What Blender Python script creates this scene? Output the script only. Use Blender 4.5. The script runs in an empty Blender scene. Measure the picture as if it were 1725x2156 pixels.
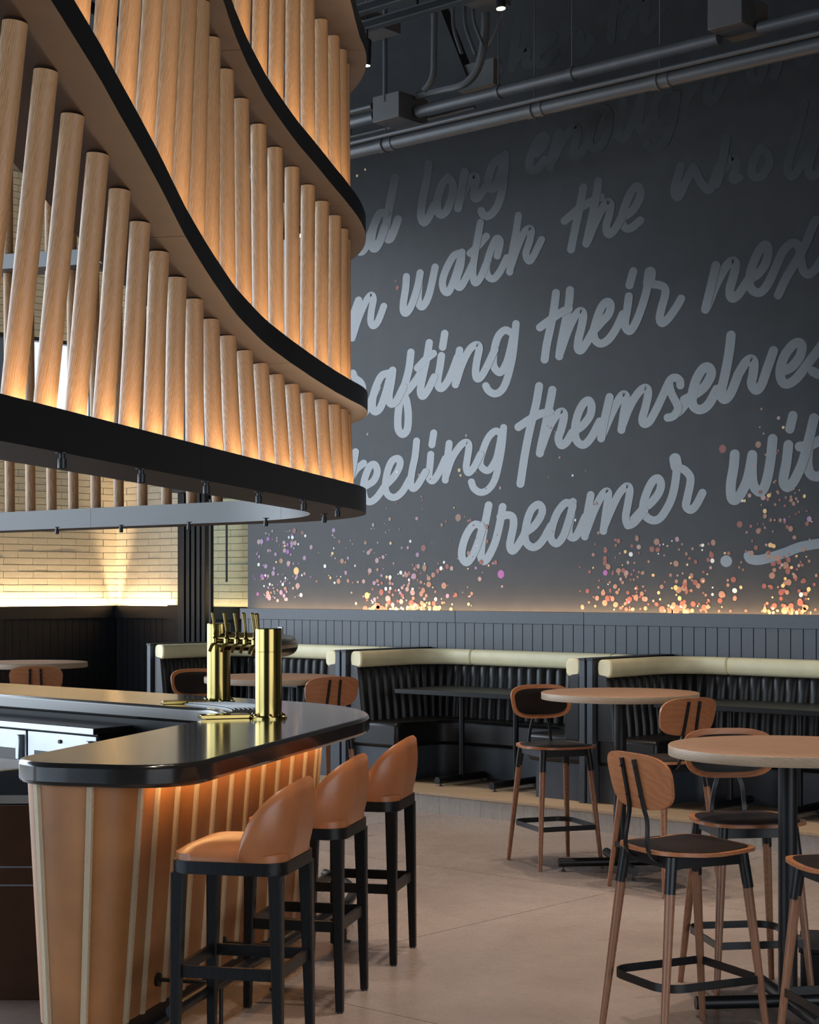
import bpy, math, random
import numpy as np
from mathutils import Vector, Matrix
random.seed(7)
# ------------------------------------------------------------------ camera
F_PX, CX, HOR, EYE = 3600.0, 862.5, 1236.0, 1.70
TH = math.atan((862.5 + 3227.0) / F_PX)          # angle of the mural wall to the view
ST, CT = math.sin(TH), math.cos(TH)
scene = bpy.context.scene
cam = bpy.data.cameras.new('camera'); camo = bpy.data.objects.new('camera', cam)
scene.collection.objects.link(camo); scene.camera = camo
cam.sensor_fit = 'VERTICAL'; cam.sensor_height = 36.0; cam.sensor_width = 36.0
cam.lens = 36.0 * F_PX / 2156.0
cam.shift_y = (HOR - 1078.0) / 2156.0
camo.location = (0, 0, EYE); camo.rotation_euler = (math.pi / 2, 0, math.pi / 2 - TH)
cam.clip_end = 200
# ------------------------------------------------------------------ world, light, exposure
world = bpy.data.worlds.new('world'); scene.world = world; world.use_nodes = True
bg = world.node_tree.nodes['Background']
bg.inputs['Color'].default_value = (0.55, 0.66, 0.80, 1); bg.inputs['Strength'].default_value = 0.06
vs = scene.view_settings
vs.view_transform = 'Standard'; vs.look = 'None'; vs.gamma = 1.0; vs.use_curve_mapping = False
vs.exposure = 0.0
scene.cycles.use_denoising = True
scene.cycles.max_bounces = 8; scene.cycles.diffuse_bounces = 4; scene.cycles.glossy_bounces = 4
scene.cycles.sample_clamp_indirect = 6.0
def area(name, loc, direction, sx, sy, power, col):
    l = bpy.data.lights.new(name, 'AREA'); l.shape = 'RECTANGLE'; l.size = sx; l.size_y = sy
    l.energy = power; l.color = col
    o = bpy.data.objects.new(name, l); scene.collection.objects.link(o); o.location = loc
    o.rotation_euler = Vector(direction).to_track_quat('-Z', 'Y').to_euler()
    return o
area('daylight_window_behind', (-9.6, -6.0, 1.95), (0, 1, 0), 9.5, 3.4, 560, (0.64, 0.82, 1.0))
area('daylight_window_street', (-15.45, 1.8, 3.25), (1, 0.0, 0), 13.6, 5.9, 1500, (0.75, 0.87, 1.0))
area('daylight_window_side', (4.0, 2.0, 1.95), (-1, 0.12, 0), 7, 3.3, 260, (0.86, 0.93, 1.0))
# ------------------------------------------------------------------ pixel and frame helpers
def cw(X, D, z=0.0):                               # camera right/forward -> world
    X, D = float(X), float(D)
    return Vector((ST * X - CT * D, CT * X + ST * D, z))
def wc(U, V): return (ST * U + CT * V, -CT * U + ST * V)
def at_z(x, y, z):                                 # pixel at a known height
    D = (EYE - z) * F_PX / (y - HOR); return cw((x - CX) / F_PX * D, D, z)
def u_on(x, V):                                    # U where pixel column x meets plane V
    r = (x - CX) / F_PX; D = V / (CT * r + ST); return ST * r * D - CT * D
def on_V(x, y, V):                                 # pixel on the plane V
    r = (x - CX) / F_PX; D = V / (CT * r + ST)
    return Vector((ST * r * D - CT * D, V, EYE + (HOR - y) * D / F_PX))
def rot_to(d):                                     # rotz so that local +Y looks along camera-frame dir d
    w = cw(d[0], d[1]); return math.atan2(-w.x, w.y)
# ------------------------------------------------------------------ materials
MATS = {}
def new_mat(name):
    m = bpy.data.materials.new(name); m.use_nodes = True; MATS[name] = m
    nt = m.node_tree; b = nt.nodes['Principled BSDF']; return m, nt, b
def lnk(nt, a, b): nt.links.new(a, b)
def coords(nt, scale=(1, 1, 1), rand=True):
    tc = nt.nodes.new('ShaderNodeTexCoord'); mp = nt.nodes.new('ShaderNodeMapping')
    mp.inputs['Scale'].default_value = scale
    lnk(nt, tc.outputs['Object'], mp.inputs['Vector'])
    if rand:
        oi = nt.nodes.new('ShaderNodeObjectInfo'); mu = nt.nodes.new('ShaderNodeVectorMath'); mu.operation = 'SCALE'
        cb = nt.nodes.new('ShaderNodeCombineXYZ')
        for i in range(3): lnk(nt, oi.outputs['Random'], cb.inputs[i])
        mu.inputs['Scale'].default_value = 37.0
        lnk(nt, cb.outputs[0], mu.inputs[0]); lnk(nt, mu.outputs[0], mp.inputs['Location'])
    return mp.outputs[0]
def ramp(nt, fac, stops):
    r = nt.nodes.new('ShaderNodeValToRGB'); e = r.color_ramp.elements
    while len(e) < len(stops): e.new(0.5)
    for k, (p, c) in zip(e, stops): k.position = p; k.color = (*c, 1)
    lnk(nt, fac, r.inputs[0]); return r.outputs[0]
def noise(nt, vec, scale, detail=4, rough=0.55, dist=0.0):
    n = nt.nodes.new('ShaderNodeTexNoise'); n.inputs['Scale'].default_value = scale
    n.inputs['Detail'].default_value = detail; n.inputs['Roughness'].default_value = rough
    n.inputs['Distortion'].default_value = dist
    lnk(nt, vec, n.inputs['Vector']); return n.outputs['Fac']
def bump(nt, b, fac, strength, dist=0.01):
    bp = nt.nodes.new('ShaderNodeBump'); bp.inputs['Strength'].default_value = strength
    bp.inputs['Distance'].default_value = dist
    lnk(nt, fac, bp.inputs['Height']); lnk(nt, bp.outputs[0], b.inputs['Normal'])
def plain(name, col, rough=0.5, metal=0.0, var=0.12, scale=8.0, bmp=0.0, bscale=200, spec=0.5, coat=0.0):
    m, nt, b = new_mat(name)
    v = coords(nt, rand=False)
    n = noise(nt, v, scale)
    lo = tuple(c * (1 - var) for c in col); hi = tuple(min(1, c * (1 + var)) for c in col)
    lnk(nt, ramp(nt, n, [(0.3, lo), (0.7, hi)]), b.inputs['Base Color'])
    b.inputs['Roughness'].default_value = rough; b.inputs['Metallic'].default_value = metal
    b.inputs['Specular IOR Level'].default_value = spec; b.inputs['Coat Weight'].default_value = coat
    b.inputs['Coat Roughness'].default_value = 0.12
    if bmp: bump(nt, b, noise(nt, v, bscale, 3), bmp, 0.002)
    return m
def wood(name, dark, mid, light, stretch, scale=1.0, rough=0.45, bmp=0.15, coat=0.0, rand=True):
    m, nt, b = new_mat(name)
    v = coords(nt, stretch, rand)
    n1 = noise(nt, v, 2.2 * scale, 3, 0.5, 0.6)
    w = nt.nodes.new('ShaderNodeTexWave'); w.wave_type = 'BANDS'; w.bands_direction = 'DIAGONAL'
    w.inputs['Scale'].default_value = 5.5 * scale; w.inputs['Distortion'].default_value = 7.0
    w.inputs['Detail'].default_value = 2.5; w.inputs['Detail Scale'].default_value = 1.2
    lnk(nt, v, w.inputs['Vector'])
    n2 = noise(nt, v, 26 * scale, 2, 0.6)
    mx = nt.nodes.new('ShaderNodeMath'); mx.operation = 'MULTIPLY_ADD'; mx.inputs[1].default_value = 0.55
    lnk(nt, w.outputs['Fac'], mx.inputs[0])
    m3 = nt.nodes.new('ShaderNodeMath'); m3.operation = 'MULTIPLY'; m3.inputs[1].default_value = 0.45
    lnk(nt, n2, m3.inputs[0]); lnk(nt, m3.outputs[0], mx.inputs[2])
    c = ramp(nt, mx.outputs[0], [(0.12, dark), (0.45, mid), (0.85, light)])
    hs = nt.nodes.new('ShaderNodeMixRGB'); hs.blend_type = 'MULTIPLY'; hs.inputs['Fac'].default_value = 0.6
    lnk(nt, c, hs.inputs[1]); lnk(nt, ramp(nt, n1, [(0.25, (0.75, 0.72, 0.68)), (0.75, (1, 1, 1))]), hs.inputs[2])
    lnk(nt, hs.outputs[0], b.inputs['Base Color'])
    b.inputs['Roughness'].default_value = rough; b.inputs['Coat Weight'].default_value = coat
    b.inputs['Coat Roughness'].default_value = 0.1
    if bmp: bump(nt, b, mx.outputs[0], bmp, 0.002)
    return m
def emit(name, col, strength):
    m, nt, b = new_mat(name)
    b.inputs['Base Color'].default_value = (*col, 1)
    b.inputs['Emission Color'].default_value = (*col, 1); b.inputs['Emission Strength'].default_value = strength
    return m
oak = wood('oak_dowel', (0.34, 0.175, 0.078), (0.46, 0.255, 0.12), (0.56, 0.335, 0.17), (22, 22, 1.6), 1.0, 0.42)
oak_top = wood('oak_table_top', (0.20, 0.105, 0.06), (0.29, 0.160, 0.095), (0.36, 0.21, 0.13), (1.2, 12, 12), 1.0, 0.5)
oak_edge = wood('oak_table_edge', (0.34, 0.24, 0.16), (0.44, 0.33, 0.23), (0.50, 0.39, 0.28), (6, 6, 40), 0.6, 0.45)
ply = wood('walnut_plywood', (0.38, 0.145, 0.062), (0.43, 0.170, 0.073), (0.46, 0.188, 0.084), (0.8, 4, 4.5), 1.0, 0.28, 0.0)
ply_edge = plain('plywood_edge', (0.42, 0.24, 0.14), 0.4, var=0.2, scale=30)
leg_wood = wood('walnut_leg', (0.24, 0.105, 0.055), (0.31, 0.145, 0.08), (0.36, 0.18, 0.10), (14, 14, 1.2), 1.0, 0.34, 0.0)
batten = wood('pale_oak_batten', (0.42, 0.31, 0.19), (0.56, 0.44, 0.29), (0.64, 0.52, 0.36), (30, 30, 2), 1.0, 0.5)
plat_wood = wood('platform_oak', (0.40, 0.27, 0.16), (0.50, 0.35, 0.22), (0.56, 0.41, 0.27), (1.5, 16, 16), 1.0, 0.5)
riser_wood = wood('platform_riser', (0.34, 0.30, 0.26), (0.42, 0.38, 0.34), (0.47, 0.43, 0.39), (16, 16, 1.5), 0.8, 0.55)
fascia_spec = 0.25
leather = plain('caramel_leather', (0.40, 0.145, 0.055), 0.33, var=0.14, scale=5, bmp=0.12, bscale=260, spec=0.5)
panel_leather = plain('tan_bar_panel', (0.36, 0.145, 0.046), 0.42, var=0.22, scale=3.5, bmp=0.1, bscale=180)
blk_wood = wood('black_stained_wood', (0.005, 0.0055, 0.006), (0.008, 0.0085, 0.0095), (0.013, 0.014, 0.016), (20, 20, 2), 1.0, 0.36, 0.08)
fascia = wood('black_fascia', (0.003, 0.003, 0.0035), (0.005, 0.005, 0.006), (0.008, 0.008, 0.009), (2, 2, 30), 1.0, 0.40, 0.08)
soffit = plain('dark_bronze_soffit', (0.045, 0.024, 0.014), 0.48, var=0.15, scale=14, bmp=0.06, bscale=90)
slab_brown = plain('brown_slab_veneer', (0.036, 0.0165, 0.008), 0.55, var=0.18, scale=10)
bartop = wood('black_bar_top', (0.010, 0.009, 0.008), (0.016, 0.014, 0.013), (0.026, 0.022, 0.019), (3, 20, 20), 1.0, 0.20, 0.0, coat=0.8)
blk_metal = plain('black_metal', (0.014, 0.015, 0.017), 0.38, 0.3, var=0.1)
steel_rod = plain('dark_steel', (0.10, 0.105, 0.11), 0.3, 0.9, var=0.1)
blk_leather = plain('black_leather', (0.012, 0.011, 0.011), 0.36, var=0.15, bmp=0.1, bscale=240, spec=0.45)
pad_leather = plain('dark_brown_pad', (0.012, 0.008, 0.007), 0.42, var=0.15, bmp=0.1, bscale=240, spec=0.3)
cream = plain('cream_leather', (0.88, 0.77, 0.48), 0.42, var=0.06, bmp=0.08, bscale=200)
navy = plain('slate_painted_wood', (0.055, 0.066, 0.082), 0.42, var=0.1, scale=20)
wainscot = plain('charcoal_painted_plank', (0.064, 0.071, 0.083), 0.42, var=0.07, scale=25)
wains_dark = plain('black_painted_plank', (0.014, 0.014, 0.016), 0.5, var=0.07, scale=25)
groove = plain('groove_shadow_board', (0.006, 0.006, 0.007), 0.7)
mural = plain('charcoal_mural_paint', (0.030, 0.0302, 0.0315), 0.28, var=0.10, scale=6, bmp=0.03, bscale=320, spec=0.20)
def letter_mat():
    m, nt, b = new_mat('silver_lettering_paint')
    v = coords(nt, rand=False); n = noise(nt, v, 160, 4, 0.7)
    lnk(nt, ramp(nt, n, [(0.2, (0.075, 0.0755, 0.076)), (0.8, (0.112, 0.113, 0.114))]), b.inputs['Base Color'])
    b.inputs['Metallic'].default_value = 0.9; b.inputs['Roughness'].default_value = 0.25
    return m
letterm = letter_mat()
for m_ in (blk_wood, bartop): m_.node_tree.nodes['Principled BSDF'].inputs['Specular IOR Level'].default_value = fascia_spec
concrete = None
def concrete_mat():
    m, nt, b = new_mat('polished_concrete')
    v = coords(nt, rand=True)
    n1 = noise(nt, v, 0.9, 6, 0.62, 0.4); n2 = noise(nt, v, 9, 5, 0.65)
    mx = nt.nodes.new('ShaderNodeMixRGB'); mx.blend_type = 'MULTIPLY'; mx.inputs['Fac'].default_value = 0.22
    lnk(nt, ramp(nt, n1, [(0.28, (0.27, 0.212, 0.185)), (0.72, (0.36, 0.295, 0.262))]), mx.inputs[1])
    lnk(nt, ramp(nt, n2, [(0.3, (0.72, 0.72, 0.72)), (0.7, (1, 1, 1))]), mx.inputs[2])
    lnk(nt, mx.outputs[0], b.inputs['Base Color'])
    lnk(nt, ramp(nt, n2, [(0.3, (0.24, 0.24, 0.24)), (0.7, (0.31, 0.31, 0.31))]), b.inputs['Roughness'])
    return m
concrete = concrete_mat()
joint = plain('floor_joint', (0.06, 0.055, 0.05), 0.8)
brick_m = plain('cream_painted_brick', (0.82, 0.71, 0.52), 0.55, var=0.06, scale=12, bmp=0.2, bscale=60)
mortar = plain('cream_mortar', (0.56, 0.47, 0.33), 0.8)
brass = plain('polished_brass', (0.33, 0.245, 0.085), 0.17, 1.0, var=0.05)
chrome = plain('stainless_steel', (0.38, 0.40, 0.42), 0.32, 1.0, var=0.06)
steel_rough = plain('brushed_steel', (0.20, 0.20, 0.20), 0.5, 1.0, var=0.06)
ceil_m = plain('black_ceiling', (0.010, 0.010, 0.011), 0.8)
pipe_m = plain('grey_painted_pipe', (0.06, 0.062, 0.066), 0.42, var=0.08)
box_m = plain('grey_steel_box', (0.06, 0.058, 0.058), 0.5, var=0.06)
bronze = plain('bronze_cabinet', (0.060, 0.026, 0.013), 0.30, 0.0, var=0.12, spec=0.25)
led_m = emit('warm_led', (1.0, 0.72, 0.45), 100.0)
led_soft = emit('warm_led_cove', (1.0, 0.62, 0.30), 160.0)
led_brick = emit('warm_led_brick', (1.0, 0.74, 0.46), 210.0)
lamp_m = emit('spot_lens', (1.0, 0.80, 0.52), 9.0)
sky_m = emit('outdoor_sky', (0.70, 0.82, 0.95), 1.1)
def glass_mat():
    m, nt, b = new_mat('green_tinted_glass')
    b.inputs['Base Color'].default_value = (0.72, 0.83, 0.76, 1); b.inputs['Roughness'].default_value = 0.03
    b.inputs['Transmission Weight'].default_value = 1.0; b.inputs['IOR'].default_value = 1.1
    return m
glass = glass_mat()
conf = [plain('confetti_%s' % n, c, 0.5, var=0.1) for n, c in (
    ('salmon', (0.24, 0.075, 0.055)), ('peach', (0.30, 0.165, 0.11)), ('gold', (0.72, 0.50, 0.21)),
    ('lilac', (0.30, 0.20, 0.33)), ('blush', (0.36, 0.25, 0.25)), ('pale', (0.70, 0.74, 0.74)), ('violet', (0.32, 0.09, 0.36)))]
# ------------------------------------------------------------------ mesh helpers
class MB:
    def __init__(s): s.v = []; s.f = []; s.mi = []; s.cur = 0
    def add(s, vs_, fs):
        b = len(s.v); s.v += [tuple(p) for p in vs_]
        for f in fs: s.f.append(tuple(b + i for i in f)); s.mi.append(s.cur)
        return s
    def box(s, x0, x1, y0, y1, z0, z1, M=None):
        p = [Vector((x, y, z)) for z in (z0, z1) for y in (y0, y1) for x in (x0, x1)]
        if M is not None: p = [M @ q for q in p]
        return s.add(p, [(0, 2, 3, 1), (4, 5, 7, 6), (0, 1, 5, 4), (2, 6, 7, 3), (0, 4, 6, 2), (1, 3, 7, 5)])
    def prism(s, poly, z0, z1):
        n = len(poly)
        a = sum(poly[i][0] * poly[(i + 1) % n][1] - poly[(i + 1) % n][0] * poly[i][1] for i in range(n))
        if a < 0: poly = poly[::-1]
        vs_ = [(p[0], p[1], z0) for p in poly] + [(p[0], p[1], z1) for p in poly]
        return s.add(vs_, [tuple(range(n))[::-1], tuple(range(n, 2 * n))] + [(i, (i + 1) % n, n + (i + 1) % n, n + i) for i in range(n)])
    def lathe(s, prof, n=24, o=(0, 0, 0), M=None):
        k = len(prof); vs_ = []
        for r, z in prof:
            for i in range(n):
                a = 2 * math.pi * i / n; q = Vector((r * math.cos(a), r * math.sin(a), z))
                if M is not None: q = M @ q
                vs_.append(q + Vector(o))
        fs = []
        for j in range(k - 1):
            for i in range(n):
                i2 = (i + 1) % n; fs.append((j * n + i, j * n + i2, (j + 1) * n + i2, (j + 1) * n + i))
        fs.append(tuple(range(n))[::-1]); fs.append(tuple(range((k - 1) * n, k * n)))
        return s.add(vs_, fs)
    def sweep(s, path, prof, closed=False, up=Vector((0, 0, 1))):
        # prof: 2d points (side, up) swept along path with mitred frames
        P = [Vector(p) for p in path]; n = len(P); k = len(prof); vs_ = []
        for i in range(n):
            if closed: t = P[(i + 1) % n] - P[i - 1]
            else: t = P[min(i + 1, n - 1)] - P[max(i - 1, 0)]
            t.normalize()
            u = up if abs(t.dot(up)) < 0.98 else Vector((1, 0, 0))
            side = t.cross(u).normalized(); w = side.cross(t).normalized()
            m = 1.0
            if 0 < i < n - 1 or closed:
                d = (P[(i + 1) % n] - P[i]).normalized(); c = max(0.35, d.dot(t)); m = 1.0 / c
            for a, b in prof: vs_.append(P[i] + side * a * m + w * b)
        fs = []
        for i in range(n if closed else n - 1):
            for j in range(k):
                a, b = i * k + j, i * k + (j + 1) % k; c, d = ((i + 1) % n) * k + (j + 1) % k, ((i + 1) % n) * k + j
                fs.append((a, b, c, d))
        if not closed: fs.append(tuple(range(k))[::-1]); fs.append(tuple(range((n - 1) * k, n * k)))
        return s.add(vs_, fs)
    def tube(s, path, r, n=10, closed=False, up=Vector((0, 0, 1))):
        return s.sweep(path, [(r * math.cos(2 * math.pi * i / n), r * math.sin(2 * math.pi * i / n)) for i in range(n)], closed, up)
    def taper(s, a, b, ra, rb, n=14):
        a, b = Vector(a), Vector(b); q = (b - a).to_track_quat('Z', 'Y').to_matrix().to_4x4()
        L = (b - a).length
        return s.lathe([(ra, 0), (rb, L)], n, a, q)
    def bar(s, a, b, wa, wb, chamf=0.2):        # square tapered leg, vertical-ish
        a, b = Vector(a), Vector(b); vs_ = []
        for p, w in ((a, wa), (b, wb)):
            h = w / 2; c = h * (1 - chamf)
            vs_ += [p + Vector(q) for q in ((-h, -c, 0), (-c, -h, 0), (c, -h, 0), (h, -c, 0), (h, c, 0), (c, h, 0), (-c, h, 0), (-h, c, 0))]
        return s.add(vs_, [tuple(range(8))[::-1], tuple(range(8, 16))] + [(i, (i + 1) % 8, 8 + (i + 1) % 8, 8 + i) for i in range(8)])
    def grid(s, P, closeu=False):               # P[i][j] points
        nu, nv = len(P), len(P[0]); vs_ = [q for row in P for q in row]; fs = []
        for i in range(nu if closeu else nu - 1):
            for j in range(nv - 1):
                i2 = (i + 1) % nu; fs.append((i * nv + j, i2 * nv + j, i2 * nv + j + 1, i * nv + j + 1))
        return s.add(vs_, fs)
    def plate(s, outline, t0, t1, fn, rings=4, dome=0.0, rim=0.0):
        # disc-like plate: outline list of (x,y); fn(x,y,h)->point; t0/t1 lower/upper offset
        n = len(outline); vs_ = []; layers = []
        for side, t in ((0, t0), (1, t1)):
            cx = sum(p[0] for p in outline) / n; cy = sum(p[1] for p in outline) / n
            rows = []
            for r in range(1, rings + 1):
                k = r / rings; row = []
                for x, y in outline:
                    h = t
                    if side == 1: h = t0 + (t - t0) * (1 - dome * k ** 4) if dome else t
                    px_, py_ = cx + (x - cx) * k, cy + (y - cy) * k
                    row.append(len(vs_)); vs_.append(fn(px_, py_, h))
                rows.append(row)
            c = len(vs_); vs_.append(fn(cx, cy, t)); layers.append((c, rows))
        fs = []
        for side, (c, rows) in enumerate(layers):
            for i in range(n):
                i2 = (i + 1) % n
                q = [(c, rows[0][i], rows[0][i2])] + [(rows[r][i], rows[r + 1][i], rows[r + 1][i2], rows[r][i2]) for r in range(rings - 1)]
                fs += [f if side == 1 else f[::-1] for f in q]
        a, b = layers[0][1][-1], layers[1][1][-1]
        fs += [(a[i], a[(i + 1) % n], b[(i + 1) % n], b[i]) for i in range(n)]
        return s.add(vs_, fs)
    def mesh(s, name, mats, smooth=35):
        me = bpy.data.meshes.new(name); me.from_pydata(s.v, [], s.f)
        for m in (mats if isinstance(mats, (list, tuple)) else [mats]): me.materials.append(m)
        if max(s.mi, default=0) > 0: me.polygons.foreach_set('material_index', s.mi)
        if smooth:
            me.polygons.foreach_set('use_smooth', [True] * len(me.polygons))
            me.set_sharp_from_angle(angle=math.radians(smooth))
        me.update(); return me
COL = scene.collection
def link(name, data, parent=None, loc=None, rot=None):
    o = bpy.data.objects.new(name, data); COL.objects.link(o)
    if parent is not None: o.parent = parent
    if loc is not None: o.location = loc
    if rot is not None: o.rotation_euler = rot
    return o
def put(name, mb, mats, parent=None, smooth=35, bevel=0.0, world=True):
    """one mesh object; world=True: vertices are world coordinates"""
    o = link(name, mb.mesh(name, mats, smooth), parent)
    if parent is not None and world:
        off = Vector((0, 0, 0)); p = parent
        while p is not None: off -= Vector(p.location); p = p.parent
        o.location = off
    if bevel:
        b = o.modifiers.new('bevel', 'BEVEL'); b.width = bevel; b.segments = 2; b.limit_method = 'ANGLE'; b.angle_limit = math.radians(40)
    return o
def tag(o, label, cat, group=None):
    o['label'] = label; o['category'] = cat
    if group: o['group'] = group
    return o
def thing(name, label, cat, loc=(0, 0, 0), rz=0.0, group=None):
    o = link(name, None, None, loc, (0, 0, rz)); o.empty_display_size = 0.1
    return tag(o, label, cat, group)
def struct(o): o['kind'] = 'structure'; return o
CACHE = {}
def shared(name, key, build, mats, parent, loc=None, rot=None, smooth=35):
    if key not in CACHE: CACHE[key] = build().mesh(name, mats, smooth)
    return link(name, CACHE[key], parent, loc, rot)
def rrect(w, d, r, n=6, cx=0, cy=0, ex=None):
    pts = []
    for sx, sy, a0 in ((1, 1, 0), (-1, 1, 90), (-1, -1, 180), (1, -1, 270)):
        for i in range(n + 1):
            a = math.radians(a0 + 90 * i / n)
            pts.append((cx + sx * (w / 2 - r) + r * math.cos(a), cy + sy * (d / 2 - r) + r * math.sin(a)))
    return pts
def circ(r, n=64): return [(r * math.cos(2 * math.pi * i / n), r * math.sin(2 * math.pi * i / n)) for i in range(n)]
def cr(pts, k=6):                                  # Catmull-Rom through 2d/3d points
    P = [np.array(p, float) for p in pts]
    if len(P) < 3: return [P[0] + (P[-1] - P[0]) * i / k for i in range(k + 1)]
    P = [2 * P[0] - P[1]] + P + [2 * P[-1] - P[-2]]; out = []
    for i in range(1, len(P) - 2):
        for j in range(k):
            t = j / k; a, b, c, d = P[i - 1], P[i], P[i + 1], P[i + 2]
            out.append(0.5 * (2 * b + (c - a) * t + (2 * a - 5 * b + 4 * c - d) * t * t + (-a + 3 * b - 3 * c + d) * t ** 3))
    out.append(P[-2]); return out
# ================================================================== the room
VW, ZC = 11.20, 7.2                                 # mural plane, ceiling height
VP_ = 11.10                                         # face of the wainscot
U_END = u_on(522, VW)
# floor: slabs between saw joints
fl = struct(put('floor', MB().box(-18, 5, -6, 13.2, -0.20, -0.012), joint, smooth=0))
gu = [-5.457 + 2.84 * k for k in range(-5, 5)]; gv = [5.065 + 2.84 * k for k in range(-4, 4)]
for i in range(len(gu) - 1):
    for j in range(len(gv) - 1):
        cx_, cy_ = (gu[i] + gu[i + 1]) / 2, (gv[j] + gv[j + 1]) / 2
        shared('floor_slab', 'slab', lambda: MB().box(-1.4175, 1.4175, -1.4175, 1.4175, -0.012, 0), concrete, fl, (cx_, cy_, 0), smooth=0)
ceil = struct(put('ceiling', MB().box(-18, 5, -6, 13.2, ZC, ZC + 0.1), ceil_m, smooth=0))
# mural wall
wm = struct(put('wall_mural', MB().box(U_END, 4, VW, VW + 0.25, 0, ZC), mural, smooth=0))
wm['label'] = 'tall charcoal wall with silver script lettering and painted confetti'
# wainscot in front of it: backing board, planks one by one, cap
zb, zt, zl = 0.15, 1.398, 1.50
u0p = u_on(507, VP_)
wn = struct(put('trim_1', MB().box(u0p, 4, VP_ + 0.012, VP_ + 0.05, zb, zt), groove, smooth=0))
PITCH = 0.1017
up0 = u_on(539.3, VP_)
def plank_mesh(): return MB().box(0.0035, PITCH - 0.0035, -0.0, 0.014, zb, zt)
k = -2
while up0 + k * PITCH < 0.5:
    shared('wainscot_plank', 'plankM', plank_mesh, wainscot, wn, (up0 + k * PITCH, VP_, 0), smooth=0); k += 1
for a, b in ((u0p, u_on(960, VP_)), (u_on(960, VP_) + 0.002, u_on(1231, VP_)), (u_on(1231, VP_) + 0.002, 4)):
    put('wainscot_cap', MB().box(a, b, VP_ - 0.012, VP_ + 0.028, zt, zl), wainscot, wn, bevel=0.003)
put('led_strip', MB().box(u0p + 0.1, 3.5, VP_ + 0.034, VP_ + 0.056, zl - 0.070, zl - 0.066), led_soft, wn, smooth=0)
# ---- lettering: brush strokes traced on the wall
def stroke(mb, pts, w, off, sc, lay=[0]):
    lay[0] += 1
    P = cr([(off[0] + p[0] / sc, off[1] + p[1] / sc) for p in pts], 5); h = w / sc / 2
    L, Rr = [], []
    n = len(P)
    for i in range(n):
        t = P[min(i + 1, n - 1)] - P[max(i - 1, 0)]; t = t / (np.linalg.norm(t) + 1e-9); nn = np.array([-t[1], t[0]])
        L.append(P[i] + nn * h); Rr.append(P[i] - nn * h)
    dep = [VW - 0.0006 - 0.0007 * (lay[0] % 4)]
    def w3(p): return on_V(p[0], p[1], dep[0])
    for i in range(n - 1):
        dep[0] -= 0.00001; mb.add([w3(L[i]), w3(L[i + 1]), w3(Rr[i + 1]), w3(Rr[i])], [(0, 1, 2, 3)])
    for c in (P[0], P[-1]):
        dep[0] -= 0.00001
        ring = [w3(c + h * np.array([math.cos(a), math.sin(a)])) for a in np.linspace(0, 2 * math.pi, 20, endpoint=False)]
        mb.add(ring, [tuple(range(20))])
S = 4.3125
WORDS = []
def word(off, sc, w, *strokes):
    WORDS.append((off, sc, w, strokes))
word((720, 320), S, 74, [(175, 660), (165, 780), (150, 870), (165, 905), (200, 885), (240, 800), (300, 650)], [(0, 1010), (60, 850)],
     [(400, 555), (345, 560), (295, 660), (270, 780), (275, 860), (305, 875), (345, 810), (390, 680)],
     [(485, 235), (440, 450), (405, 640), (400, 750), (425, 795), (460, 750), (510, 610)])
word((720, 320), S, 74, [(790, 110), (765, 280), (730, 450), (720, 580), (745, 640), (790, 590), (840, 480)],
     [(965, 230), (910, 300), (870, 430), (870, 530), (905, 570), (960, 520), (1000, 400), (1010, 300), (975, 235)],
     [(1120, 180), (1090, 330), (1055, 510)], [(1060, 480), (1110, 350), (1180, 230), (1220, 240), (1205, 340), (1205, 415), (1240, 410), (1310, 310)],
     [(1440, 50), (1370, 120), (1330, 250), (1340, 330), (1390, 320), (1440, 200), (1465, 70)],
     [(1485, 20), (1470, 250), (1440, 420), (1390, 530), (1330, 580), (1285, 570), (1268, 535)])
word((720, 560), S, 62, [(35, 340), (25, 450), (15, 560)], [(8, 655), (40, 600), (95, 460), (150, 310)], [(155, 308), (130, 430), (95, 655)],
     [(100, 640), (150, 480), (215, 330), (265, 263), (287, 300), (270, 400), (262, 500), (285, 545), (330, 500), (382, 365)])
word((720, 560), S, 66, [(587, 97), (580, 200), (560, 330), (560, 410), (590, 425), (640, 340), (690, 180), (712, 62)],
     [(712, 62), (697, 200), (695, 320), (722, 372), (760, 335), (800, 230), (848, 10)],
     [(1060, -115), (1010, -85), (950, 25), (915, 135), (925, 215), (965, 240), (1010, 150), (1060, 0), (1090, -110)],
     [(1092, -125), (1080, -5), (1045, 115), (1050, 180), (1080, 190), (1130, 105), (1190, -20)],
     [(1260, -395), (1230, -235), (1205, -85), (1190, 45), (1200, 135), (1225, 150), (1270, 85), (1310, -15)],
     [(1165, -115), (1240, -185), (1312, -270)],
     [(1412, -92), (1427, -155), (1437, -225), (1407, -250), (1370, -185), (1330, -75), (1312, 25), (1330, 95), (1380, 115), (1440, 45), (1500, -75)],
     [(1605, -460), (1580, -295), (1550, -135), (1525, 55)],
     [(1530, 20), (1590, -155), (1650, -295), (1700, -340), (1722, -315), (1700, -205), (1672, -110), (1700, -45), (1742, -93), (1815, -240)])
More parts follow.
